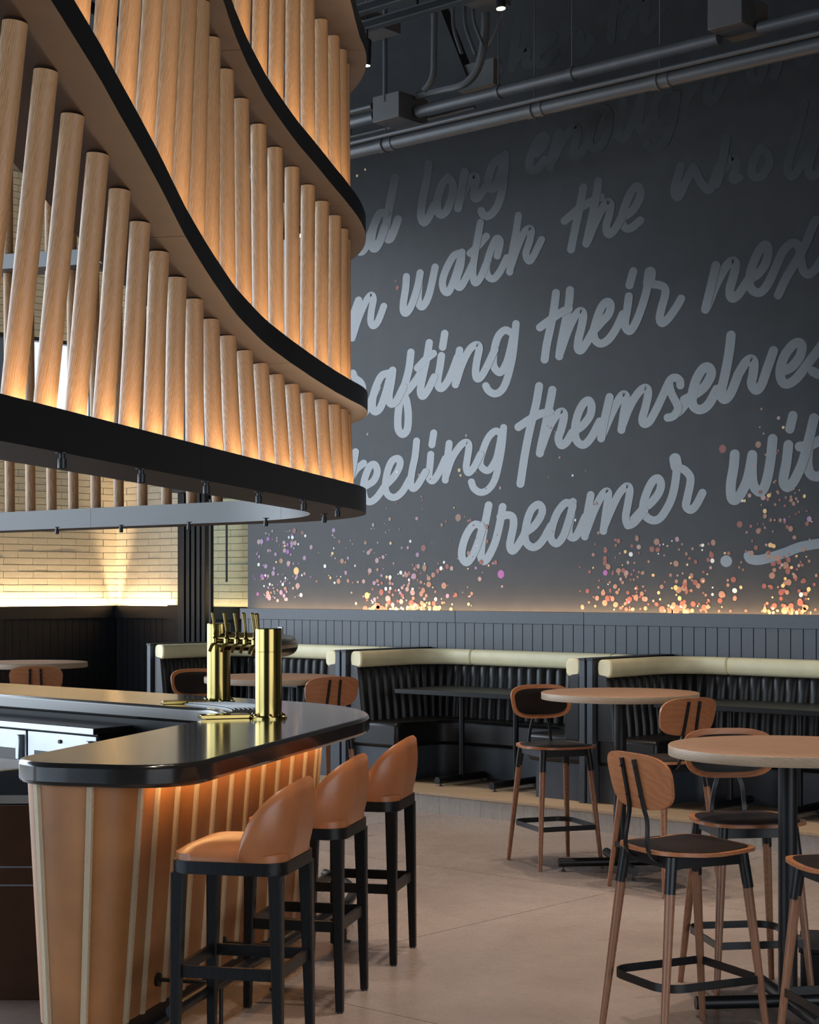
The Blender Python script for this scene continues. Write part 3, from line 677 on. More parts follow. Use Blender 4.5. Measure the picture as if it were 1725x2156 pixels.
for s in ST_:
    dowel(CP.w(s, o1(s), z1(s) + 0.085), CP.w(s, ot1(s), z2(s)))
    dowel(CP.w(s, ot1(s), z2(s) + 0.060), CP.w(s, ot2(s), z3(s)))
    if -4.2 < s < 4.1: dowel(CP.w(s, ot2(s), z3(s) + 0.060), CP.w(s, ot3(s), z4(s)))
# small black downlights under the lower ring
def fit_mesh(): return MB().lathe([(0.019, 0.0), (0.019, -0.003), (0.008, -0.004), (0.008, -0.016), (0.0125, -0.017), (0.0125, -0.044), (0.0095, -0.046)], 14)
for x, y in ((131, 968), (298, 1000), (435, 1025), (545, 1046), (640, 1062), (711, 1077), (683, 1090), (560, 1098), (398, 1106), (255, 1112), (120, 1116)):
    p = at_z(x, y, 2.060); p.z = 2.080
    shared('downlight', 'fit', fit_mesh, blk_metal, can, p - can.location)
# hangers up to the ceiling
for s in (-4.0, -2.0, 0.0, 2.0, 4.0):
    put('hanger_rod', MB().tube([CP.w(s, 0.24, z4(max(-4.2, min(s, 4))) + 0.04), CP.w(s, 0.24, ZC)], 0.012, 8), blk_metal, can)
# ================================================================== bar
BP = Plan((-0.714, 6.31), (0.2627, 1.0), 6.67, 1.35)
ZB0, ZB1 = 0.987, 1.070
bs = None
for i in range(4000):
    s = -i * 0.001
    if BP.cam(s).y < 5.985: bs = s; break
BW = 0.725; B_END = 5.2
bar = thing('bar_counter', 'curved bar with black top, tan leather front and pale vertical battens', 'bar', tuple(BP.w(bs + 0.4, BW / 2, 0)))
def bar_outline(i, ie, r, inner, send):
    pts = []; se = bs + ie
    n1 = 60
    for k in range(n1): pts.append((send + (se + r - send) * k / (n1 - 1), i))
    for k in range(1, 9): a = math.pi / 2 * k / 8; pts.append((se + r - r * math.sin(a), i + r - r * math.cos(a)))
    for k in range(1, 6): pts.append((se, i + r + (inner - i - 2 * r) * k / 5))
    for k in range(1, 9): a = math.pi / 2 * k / 8; pts.append((se + r - r * math.cos(a), inner - r + r * math.sin(a)))
    for k in range(1, n1): pts.append((se + r + (send - se - r) * k / (n1 - 1), inner))
    return pts
top = [BP.w(s, o_) for s, o_ in bar_outline(0, 0, 0.25, BW, B_END)]
bt = put('bar_top', MB().prism([(p.x, p.y) for p in top], ZB0, ZB1), bartop, bar, smooth=40, bevel=0.016)
# body: tan leather skin lofted between an upper and a slightly smaller lower outline
up_ = bar_outline(0.24, 0.06, 0.16, 0.685, B_END); lo_ = bar_outline(0.31, 0.10, 0.13, 0.64, B_END)
def ring3(ol, z): return [BP.w(s, o_, z) for s, o_ in ol]
mb = MB(); U_, L_ = ring3(up_, ZB0), ring3(lo_, 0.10); n = len(U_)
mb.add(L_ + U_, [(i, (i + 1) % n, n + (i + 1) % n, n + i)[::-1] for i in range(n)])
mb.mi = [1 if i > 84 else 0 for i in range(n)]
put('leather_front', mb, [panel_leather, blk_wood], bar, smooth=50)
kick = [BP.w(s, o_) for s, o_ in bar_outline(0.36, 0.15, 0.10, 0.60, B_END)]
put('toe_kick', MB().prism([(p.x, p.y) for p in kick], 0.0, 0.11), blk_metal, bar, smooth=0)
acc = [0.0]
for i in range(1, n): acc.append(acc[-1] + (U_[i] - U_[i - 1]).length)
def along(R3, d):
    i = max(0, min(n - 2, int(np.searchsorted(acc, d)) - 1)); t = (d - acc[i]) / (acc[i + 1] - acc[i] + 1e-9)
    return R3[i].lerp(R3[i + 1], t), (R3[i + 1] - R3[i]).normalized()
# distance of the first front batten: where the outline passes pixel column 339
best = min(range(30, 60), key=lambda i: abs(CX + F_PX * BP.cam(*up_[i]).x / BP.cam(*up_[i]).y - 337))
d_first = acc[best]
def d_at(px_):
    dd = np.linspace(d_first + 0.03, acc[80], 600); Pp = [along(U_, t_)[0] for t_ in dd]
    xs = [(lambda q: CX + F_PX * q[0] / q[1])(wc(p_.x, p_.y)) for p_ in Pp]
    return float(dd[int(np.argmin([abs(x_ - px_) for x_ in xs]))])
ds = [d_first - 0.197 * k for k in range(0, 16)] + [d_at(296), d_at(191), d_at(79)]
for d in ds:
    if d < 0.05: continue
    a, ta = along(U_, d); b, tb = along(L_, d)
    na = Vector((ta.y, -ta.x, 0)); c = sum(U_, Vector()) / n
    mid, _ = along(U_, d); nrm = Vector((-ta.y, ta.x, 0))
    # outward = away from the ring's centre line
    ins = BP.w(bs + 0.45, 0.42, 0)
    if d > d_first and (mid - ins).dot(nrm) < 0: nrm = -nrm
    if d <= d_first:
        sdir = Vector((ta.y, -ta.x, 0)); nrm = sdir if (BP.w(up_[best][0], 0) - BP.w(up_[best][0], 0.3)).dot(sdir) > 0 else -sdir
    h = 0.014; e = 0.012
    vs_ = []
    for p, t, z in ((b, tb, 0.10), (a, ta, ZB0)):
        for q, r in ((-h, -0.004), (h, -0.004), (h * 0.75, e), (-h * 0.75, e)): vs_.append(p + t * q + nrm * r)
    put('batten', MB().add(vs_, [(0, 1, 5, 4), (1, 2, 6, 5), (2, 3, 7, 6), (3, 0, 4, 7), (3, 2, 1, 0), (4, 5, 6, 7)]), batten, bar, smooth=0)
# warm strip under the overhang
P = []
for k in range(50):
    s = 1.0 + (bs + 0.25 - 1.0) * k / 49; P.append([BP.w(s, 0.19, ZB0 - 0.004), BP.w(s, 0.205, ZB0 - 0.004)])
mb = MB().grid(P); mb.f = [f[::-1] for f in mb.f]
put('led_strip', mb, emit('bar_led', (1.0, 0.56, 0.22), 42.0), bar, smooth=0)
# foot rail with posts and wall brackets
fr = put('foot_rail', MB().tube([BP.w(0.3 + (bs + 0.12 - 0.3) * k / 40, 0.085, 0.18) for k in range(41)], 0.024, 12), blk_metal, bar)
for x, y in ((549, 2082), (689, 1981), (405, 2160)):
    p = at_z(x, y, 0.0); q = min((BP.w(s, 0.085, 0) for s in np.linspace(bs, 0.3, 400)), key=lambda w_: (w_ - p).length)
    put('rail_post', MB().lathe([(0.028, 0), (0.028, 0.006), (0.008, 0.008), (0.008, 0.165)], 14, q), blk_metal, bar)
for x in (331, 470, 560, 640):
    s = min(np.linspace(bs + 0.3, 0.2, 400), key=lambda t: abs(CX + F_PX * BP.cam(t, 0.30).x / BP.cam(t, 0.30).y - x))
    a, b = BP.w(s, 0.085, 0.20), BP.w(s, 0.30, 0.20); d = (a - b).normalized()
    M = d.to_track_quat('Z', 'Y').to_matrix().to_4x4()
    put('rail_bracket', MB().taper(b, a, 0.008, 0.008, 10).lathe([(0.027, 0), (0.027, 0.010), (0.012, 0.014)], 16, b, M), blk_metal, bar)
# ---- under-counter refrigerator behind the bar, facing the camera
V0f, V1f = 5.72, 5.95
fg = thing('back_bar_cooler', 'stainless under-counter cooler with black top behind the bar', 'cooler', (-9.6, 6.0, 0))
put('cooler_top', MB().box(-13.4, -7.25, V0f - 0.02, V1f + 0.02, 0.915, 0.950), blk_metal, fg, bevel=0.004)
put('cooler_rim', MB().box(-13.4, -7.25, V0f - 0.024, V0f - 0.02, 0.917, 0.948), chrome, fg, smooth=0)
put('cooler_body', MB().box(-13.35, -7.28, V0f + 0.03, V1f, 0.10, 0.915), blk_metal, fg, smooth=0)
ua = u_on(205, V0f)
for k in range(6):
    a = ua - 0.62 * (k + 1); 
    d = put('cooler_door', MB().box(a + 0.006, a + 0.61, V0f, V0f + 0.03, 0.14, 0.905), chrome, fg, bevel=0.004)
    put('door_glass', MB().box(a + 0.07, a + 0.52, V0f - 0.003, V0f + 0.01, 0.22, 0.80), blk_leather, d, smooth=0)
    put('door_handle', MB().box(a + 0.55, a + 0.585, V0f - 0.03, V0f, 0.74, 0.88), chrome, d, bevel=0.006)
    put('door_lock', MB().lathe([(0.011, 0), (0.011, 0.008)], 14, (a + 0.30, V0f - 0.001, 0.86), Matrix.Rotation(math.pi / 2, 4, 'X')), blk_metal, d)
# ---- bronze cabinet and steel sink stand at the near left
p0 = at_z(-70, 2106, 0.0)
pr = at_z(96, 2106, 0.0)
dv = (pr - p0).normalized(); nv = Vector((-dv.y, dv.x, 0))
cb = thing('waste_cabinet', 'glossy bronze cabinet with two steel trim lines behind the end of the bar', 'cabinet', tuple(p0))
Mx = Matrix.Translation(p0) @ Matrix(((dv.x, nv.x, 0, 0), (dv.y, nv.y, 0, 0), (0, 0, 1, 0), (0, 0, 0, 1)))
wcb = (pr - p0).length
put('cabinet_body', MB().box(0, wcb, 0, 0.35, 0.0, 0.80, Mx), bronze, cb, bevel=0.004)
for z in (0.545, 0.47): put('trim_line', MB().box(0, wcb, -0.004, 0.0, z, z + 0.007, Mx), chrome, cb, smooth=0)
put('cabinet_lid', MB().box(0.02, wcb - 0.02, 0.03, 0.32, 0.80, 0.805, Mx), blk_metal, cb, bevel=0.01)
sk = thing('sink_stand', 'stainless sink stand with tubular legs beside the bronze cabinet', 'sink', tuple(cw(-2.05, 8.1)))
c0 = sk.location
for dx, dy in ((-0.35, -0.2), (0.22, -0.2), (-0.35, 0.2), (0.22, 0.2)):
    put('leg', MB().tube([(c0.x + dx, c0.y + dy, 0), (c0.x + dx, c0.y + dy, 0.66)], 0.02, 12), chrome, sk)
mb = MB(); bxs = rrect(0.72, 0.52, 0.03, 4, c0.x - 0.06, c0.y)
put('basin', MB().prism(bxs, 0.64, 0.86), chrome, sk, bevel=0.01)
put('shelf', MB().box(c0.x - 0.38, c0.x + 0.26, c0.y - 0.22, c0.y + 0.22, 0.25, 0.27), chrome, sk, bevel=0.004)
# ================================================================== beer tower
NA = Vector((-0.678, 8.22)); FA = Vector((-1.046, 9.37))
tw = thing('beer_tower', 'polished brass beer tower with two columns and a curved tube of taps on the bar', 'beer tower', tuple(cw(*((NA + FA) / 2), ZB1)))
def col(c):
    p = cw(c.x, c.y, ZB1)
    o = put('column', MB().lathe([(0.090, 0), (0.090, 0.008), (0.068, 0.010), (0.064, 0.014), (0.064, 0.318), (0.0625, 0.319), (0.0625, 0.321), (0.064, 0.322), (0.064, 0.428), (0.061, 0.432), (0.03, 0.4325)], 48, p), brass, tw, smooth=30)
    for k in range(6):
        a = k * math.pi / 3 + 0.4
        put('flange_bolt', MB().lathe([(0.009, 0), (0.009, 0.012), (0.005, 0.018)], 8, p + Vector((0.079 * math.cos(a), 0.079 * math.sin(a), 0.006))), brass, o)
col(NA); col(FA)
def arc_pt(t, out=0.0, z=0.0):
    m = (NA + FA) / 2; d = (FA - NA); L = d.length; d = d / L; rgt = Vector((d.y, -d.x))
    bul = 0.225 * math.sin(math.pi * t)
    p = NA + d * L * t + rgt * (bul - out); return cw(p.x, p.y, z)
ZT = 1.405
put('tap_tube', MB().tube([arc_pt(k / 40, 0, ZT) for k in range(41)], 0.050, 20), brass, tw)
for t in (0.30, 0.42, 0.53, 0.635, 0.71, 0.785, 0.86):
    a = arc_pt(t, 0.045, ZT); b = arc_pt(t, 0.150, ZT + 0.008); d = (b - a).normalized()
    tp = put('tap', MB().taper(a, b, 0.013, 0.013, 12).lathe([(0.010, -0.018), (0.016, -0.012), (0.016, 0.012), (0.010, 0.02), (0.007, 0.03), (0.010, 0.038), (0.006, 0.045), (0.009, 0.053)], 14, b)
             .tube([b + Vector((0, 0, -0.01)), b + d * 0.018 + Vector((0, 0, -0.03)), b + d * 0.03 + Vector((0, 0, -0.062))], 0.009, 10), brass, tw)
    h = b + Vector((0, 0, 0.05)); e = h + d * 0.012 + Vector((0, 0, 0.098))
    put('tap_handle', MB().taper(h, e, 0.0062, 0.0108, 14).taper(e, e + Vector((0, 0, 0.005)), 0.0108, 0.006, 14), brass, tp)
dt = thing('drip_tray', 'curved perforated steel drip tray with brass ends below the taps', 'drip tray', tuple(arc_pt(0.5, 0.15, ZB1)))
tray_o = [arc_pt(0.11 + 0.78 * k / 30, 0.07, 0) for k in range(31)]; tray_i = [arc_pt(0.11 + 0.78 * k / 30, 0.29, 0) for k in range(31)]
put('tray_pan', MB().prism([(p.x, p.y) for p in tray_o + tray_i[::-1]], ZB1, ZB1 + 0.006), steel_rough, dt, smooth=0)
for j in range(9):
    put('grate_bar', MB().tube([arc_pt(0.12 + 0.76 * k / 30, 0.082 + j * 0.024, ZB1 + 0.008) for k in range(31)], 0.0055, 6), steel_rough, dt)
for t in (0.05, 0.95):
    a = arc_pt(t, 0.07, ZB1); b = arc_pt(t, 0.36, ZB1); d = (b - a).normalized(); nn = Vector((-d.y, d.x, 0))
    Mx = Matrix.Translation(a) @ Matrix(((d.x, nn.x, 0, 0), (d.y, nn.y, 0, 0), (0, 0, 1, 0), (0, 0, 0, 1)))
    put('tray_end', MB().box(0.05, (b - a).length, -0.05, 0.05, 0, 0.020, Mx), brass, dt, bevel=0.003)
# ================================================================== caramel leather bar stools (front = +Y)
def stool_outline(w, d, n=40):
    # flat-ish front, round back corners
    return rrect(w, d, 0.085, 7)
def b_frame():
    return MB().prism(rrect(0.435, 0.425, 0.075, 8), 0.690, 0.735)
def b_seat():
    return MB().plate(rrect(0.425, 0.415, 0.085, 8), 0.735, 0.800, lambda x, y, h: Vector((x, y, h)), 6, dome=0.62)
def b_shell():
    # wrap-around back: runs from the middle of one side round the rear to the other
    hw, hd, r = 0.212, 0.207, 0.13
    path = [(hw, -0.055)]
    for i in range(9): a = -math.pi / 2 * i / 8; path.append((hw - r + r * math.cos(a), -hd + r + r * math.sin(a)))
    for i in range(9): a = -math.pi / 2 - math.pi / 2 * i / 8; path.append((-hw + r + r * math.cos(a), -hd + r + r * math.sin(a)))
    path.append((-hw, -0.055)); P = cr(path, 3); n = len(P)
    Ls = [0.0]
    for i in range(1, n): Ls.append(Ls[-1] + float(np.linalg.norm(P[i] - P[i - 1])))
    T = Ls[-1]; outer, inner = [], []
    for i in range(n):
        q = Ls[i] / T; e = abs(2 * q - 1)
        top = 0.750 + 0.252 * (1 - max(0.0, (e - 0.10) / 0.90) ** 2.6) ** 0.62
        t = P[min(i + 1, n - 1)] - P[max(i - 1, 0)]; t = t / np.linalg.norm(t); nn = np.array([t[1], -t[0]])
        # outward = away from the seat centre
        if nn @ (P[i] - np.array([0, 0.0])) < 0: nn = -nn
        ro, ri = [], []
        for j in range(9):
            f = j / 8; z = 0.737 + (top - 0.737) * f
            bulge = 0.018 * math.sin(math.pi * min(1, f * 0.9 + 0.05)) + 0.022 * f
            th = 0.034 * (1 - 0.25 * f) * (0.45 + 0.55 * (1 - e ** 6))
            po = P[i] + nn * bulge; pi = P[i] + nn * (bulge - th)
            ro.append(Vector((po[0], po[1], z))); ri.append(Vector((pi[0], pi[1], z)))
        outer.append(ro + [(ro[-1] + ri[-1]) / 2 + Vector((0, 0, 0.012))] + ri[::-1])
    mb = MB().grid(outer)
    k = len(outer[0]); mb.f = mb.f
    mb.add(outer[0], [tuple(range(k))]); mb.add(outer[-1], [tuple(range(k))[::-1]])
    return mb
def b_leg(sx, sy):
    return MB().bar((sx * 0.198, sy * 0.193, 0.006), (sx * 0.186, sy * 0.180, 0.692), 0.030, 0.050, 0.25)
def b_legfoot(sx, sy): return MB().lathe([(0.010, 0), (0.010, 0.007)], 10, (sx * 0.198, sy * 0.193, 0))
def b_rung(kind):
    z0, z1_ = 0.320, 0.362
    x, y = 0.190, 0.185
    if kind == 0: return MB().box(-x, x, y - 0.008, y + 0.008, z0, z1_)
    if kind == 1: return MB().box(-x, x, -y - 0.008, -y + 0.008, z0, z1_)
    if kind == 2: return MB().box(x - 0.008, x + 0.008, -y, y, z0, z1_)
    return MB().box(-x - 0.008, -x + 0.008, -y, y, z0, z1_)
def bar_stool(X, D, d, label):
    t = thing('bar_stool', label, 'bar stool', tuple(cw(X, D)), rot_to(d), 'caramel leather stools along the bar')
    shared('seat_frame', 'bs_frame', b_frame, blk_wood, t)
    shared('seat', 'bs_seat', b_seat, leather, t, smooth=60)
    shared('backrest', 'bs_shell', b_shell, leather, t, smooth=60)
    for sx in (-1, 1):
        for sy in (-1, 1):
            l = shared('leg', 'bs_leg%d%d' % (sx, sy), lambda: b_leg(sx, sy), blk_wood, t, smooth=0)
            shared('foot_glide', 'bs_glide%d%d' % (sx, sy), lambda: b_legfoot(sx, sy), steel_rod, l)
    for k in range(4): shared('footrest_bar', 'bs_rung%d' % k, lambda: b_rung(k), blk_wood, t, smooth=0)
    return t
face = (-0.975, 0.222)
bar_stool(-0.600, 6.20, face, 'caramel leather bar stool nearest the rounded end of the bar')
bar_stool(-0.4225, 7.06, face, 'middle caramel leather bar stool between two others along the bar')
bar_stool(-0.216, 7.91, face, 'caramel leather bar stool farthest along the bar, beside the open floor')
# ================================================================== walnut counter chairs (front = +Y)
def sup(w, h, e, n=44, taper=0.0):
    pts = []
    for i in range(n):
        a = 2 * math.pi * i / n; c, s = math.cos(a), math.sin(a)
        x = w / 2 * math.copysign(abs(c) ** (2 / e), c); y = h / 2 * math.copysign(abs(s) ** (2 / e), s)
        pts.append((x * (1 + taper * y / (h / 2)), y))
    return pts
def c_seat_fn(x, y, h): return Vector((x, y + 0.01, 0.722 + h - 0.010 * math.exp(-((y + 0.02) / 0.12) ** 2) + 0.55 * x * x * 0.18 - 0.02 * max(0, (y - 0.12)) ))
def c_seat(): return MB().plate(sup(0.44, 0.43, 3.6, 44, 0.04), 0.0, 0.013, c_seat_fn, 5)
def c_pad(): return MB().plate(sup(0.395, 0.385, 3.6, 44, 0.04), 0.013, 0.028, c_seat_fn, 5, dome=0.8)
TILT = 0.22
def c_back_fn(x, y, h):
    # y is height on the panel, h thickness toward the front
    yy = -0.228 - math.sin(TILT) * y + 0.75 * x * x; zz = 0.985 + y * math.cos(TILT)
    return Vector((x, yy + h, zz))
def c_back(): 
    mb = MB().plate(sup(0.405, 0.215, 3.3, 44, 0.05), 0.0, 0.013, c_back_fn, 5); return mb
def c_backpad(): return MB().plate(sup(0.355, 0.165, 3.3, 44, 0.05), 0.013, 0.026, c_back_fn, 5, dome=0.75)
def c_leg(sx, sy): return MB().taper((sx * 0.205, sy * 0.235, 0), (sx * 0.160, sy * 0.172, 0.60), 0.0125, 0.0195, 14)
def c_sleeve(sx, sy): return MB().taper((sx * 0.1622, sy * 0.1750, 0.585), (sx * 0.150, sy * 0.158, 0.715), 0.0205, 0.0215, 14)
def c_frame():
    mb = MB()
    for a, b in (((-0.15, 0.158), (0.15, 0.158)), ((-0.15, -0.158), (0.15, -0.158)), ((-0.15, -0.158), (-0.15, 0.158)), ((0.15, -0.158), (0.15, 0.158))):
        mb.sweep([(a[0], a[1], 0.695), (b[0], b[1], 0.695)], [(-0.008, -0.022), (0.008, -0.022), (0.008, 0.022), (-0.008, 0.022)])
    return mb
def c_foot():
    z = 0.245; k = (0.6 - z) / 0.6
    x, y = 0.205 - 0.045 * (z / 0.6) + 0.004, 0.235 - 0.063 * (z / 0.6) + 0.004
    r = 0.09; pts = [(x, y), (-x, y)]
    P = [(-x, y)] + [(-x, -y + r)] + [(-x + r - r * math.cos(a), -y + r - r * math.sin(a)) for a in np.linspace(0.2, math.pi / 2, 7)]
    P += [(x - r + r * math.sin(a), -y + r - r * math.cos(a)) for a in np.linspace(0, math.pi / 2 - 0.2, 7)] + [(x, -y + r), (x, y)]
    prof = [(-0.003, -0.015), (0.003, -0.015), (0.003, 0.015), (-0.003, 0.015)]
    return MB().sweep([(p[0], p[1], z) for p in P], prof, closed=True)
def c_rod(sx):
    top = c_back_fn(sx * 0.040, 0.085, -0.006); bot = c_back_fn(sx * 0.046, -0.085, -0.006)
    path = [(sx * 0.075, 0.10, 0.690), (sx * 0.075, -0.10, 0.690), (sx * 0.075, -0.165, 0.694), (sx * 0.0745, -0.200, 0.716), (sx * 0.073, -0.212, 0.76), (sx * 0.062, -0.206, 0.84), tuple(bot), tuple(top)]
    P = [Vector(tuple(p)) for p in cr(path, 4)]
    mb = MB().sweep(P, [(-0.008, -0.0035), (0.008, -0.0035), (0.008, 0.0035), (-0.008, 0.0035)], up=Vector((1, 0, 0)))
    mb.v = []; mb.f = []; mb.mi = []
    mb.sweep(P, [(-0.0045, -0.0085), (0.0045, -0.0085), (0.0045, 0.0085), (-0.0045, 0.0085)], up=Vector((1, 0, 0)))
    for y in (0.055, -0.055):
        c = c_back_fn(sx * 0.043, y, -0.012); mb.lathe([(0.0048, 0), (0.0048, 0.004), (0.002, 0.006)], 10, c, Matrix.Rotation(math.pi / 2, 4, 'X'))
    return mb
def chair(X, D, d, label, group='walnut counter chairs'):
    t = thing('counter_chair', label, 'chair', tuple(cw(X, D)), rot_to(d), group)
    s = shared('seat', 'c_seat', c_seat, ply, t, smooth=40); shared('seat_pad', 'c_pad', c_pad, pad_leather, s, smooth=50)
    b = shared('backrest', 'c_back', c_back, ply, t, smooth=40); shared('back_pad', 'c_backpad', c_backpad, pad_leather, b, smooth=50)
    for sx in (-1, 1):
        shared('back_rod', 'c_rod%d' % sx, lambda: c_rod(sx), blk_metal, t)
        for sy in (-1, 1):
            l = shared('leg', 'c_leg%d%d' % (sx, sy), lambda: c_leg(sx, sy), leg_wood, t)
            shared('leg_sleeve', 'c_slv%d%d' % (sx, sy), lambda: c_sleeve(sx, sy), blk_metal, l)
    shared('seat_frame', 'c_frame', c_frame, blk_metal, t, smooth=0)
    shared('footrest', 'c_foot', c_foot, blk_metal, t, smooth=30)
    return t
chair(1.030, 6.42, (0.90, 0.44), 'walnut chair in the foreground, its wooden back to the room, at the near round table')
chair(1.405, 7.16, (0.15, -0.985), 'walnut chair seen from the front, its padded back cut by the near round tabletop')
chair(1.575, 5.98, (-0.20, 0.98), 'walnut chair cut off by the right edge of the picture')
chair(0.890, 10.50, (0.35, -0.94), 'walnut chair with dark padded back facing out, left of the middle round table')
chair(1.434, 9.63, (-0.55, 0.84), 'walnut chair with two black rods on its back, right of the middle round table')
chair(-0.63, 11.85, (-0.50, 0.86), 'walnut chair with rods on its back just behind the curved bar corner')
chair(-1.50, 12.60, (0.45, -0.90), 'walnut chair with dark padded back half hidden behind the far tap column')
chair(-2.92, 13.45, (-0.12, 0.99), 'walnut chair back with two rods at the far left table')
# ================================================================== round counter-height tables
def t_top(): return MB().lathe([(0.43, 0), (0.468, 0.0), (0.470, 0.002), (0.470, 0.040), (0.468, 0.0415), (0.3, 0.0415)], 72)
def t_edge(): return MB().lathe([(0.440, 0.0005), (0.4705, 0.0005), (0.4712, 0.003), (0.4712, 0.037), (0.4700, 0.0400), (0.440, 0.0400)], 72)
def round_table(X, D, ang, label):
    t = thing('round_table', label, 'table', tuple(cw(X, D)), ang, 'round counter-height tables')
    tp = shared('table_top', 'rt_top', t_top, oak_top, t, (0, 0, 1.0285), smooth=40)
    shared('edge_band', 'rt_edge', t_edge, oak_edge, tp, (0, 0, 0), smooth=40)
    shared('mounting_plate', 'rt_plate', lambda: MB().box(-0.2, 0.2, -0.02, 0.02, 1.012, 1.029).box(-0.02, 0.02, -0.2, 0.2, 1.012, 1.029), blk_metal, t, smooth=0)
    shared('pole', 'rt_pole', lambda: MB().lathe([(0.038, 0.05), (0.038, 1.015)], 32), blk_metal, t)
    for k in range(2):
        f = shared('foot_tube', 'rt_foot', lambda: MB().tube([(-0.375, 0, 0.055), (0.375, 0, 0.055)], 0.026, 18), blk_metal, t, None, (0, 0, k * math.pi / 2))
        for sx in (-1, 1):
            shared('levelling_foot', 'rt_glide', lambda: MB().lathe([(0.014, 0), (0.014, 0.010), (0.006, 0.012), (0.006, 0.034)], 12), steel_rod, f, (sx * 0.345, 0, 0))
    return t
round_table(1.505, 6.80, rot_to((0.0, 1.0)) + 0.10, 'nearest round oak table, cut by the right edge of the picture')
round_table(1.262, 10.25, rot_to((0.0, 1.0)) + 0.10, 'round oak table in the middle, in front of the dark booths')
round_table(-0.975, 12.05, 0.3, 'round oak table half hidden behind the brass tap columns')
round_table(-3.18, 14.35, 0.4, 'round oak table at the far left by the black panelling')
c_ = cw(1.88, 7.22)
bx_ = thing('floor_box', 'low black box on the floor behind the near round table, at the right edge', 'box', tuple(c_), rot_to((0.25, 1.0)))
put('box_body', MB().prism(rrect(0.44, 0.40, 0.015, 3), 0.0, 0.185), blk_metal, bx_, bevel=0.005, world=False)
put('box_lid', MB().prism(rrect(0.455, 0.415, 0.015, 3), 0.185, 0.205), blk_metal, bx_, bevel=0.005, world=False)
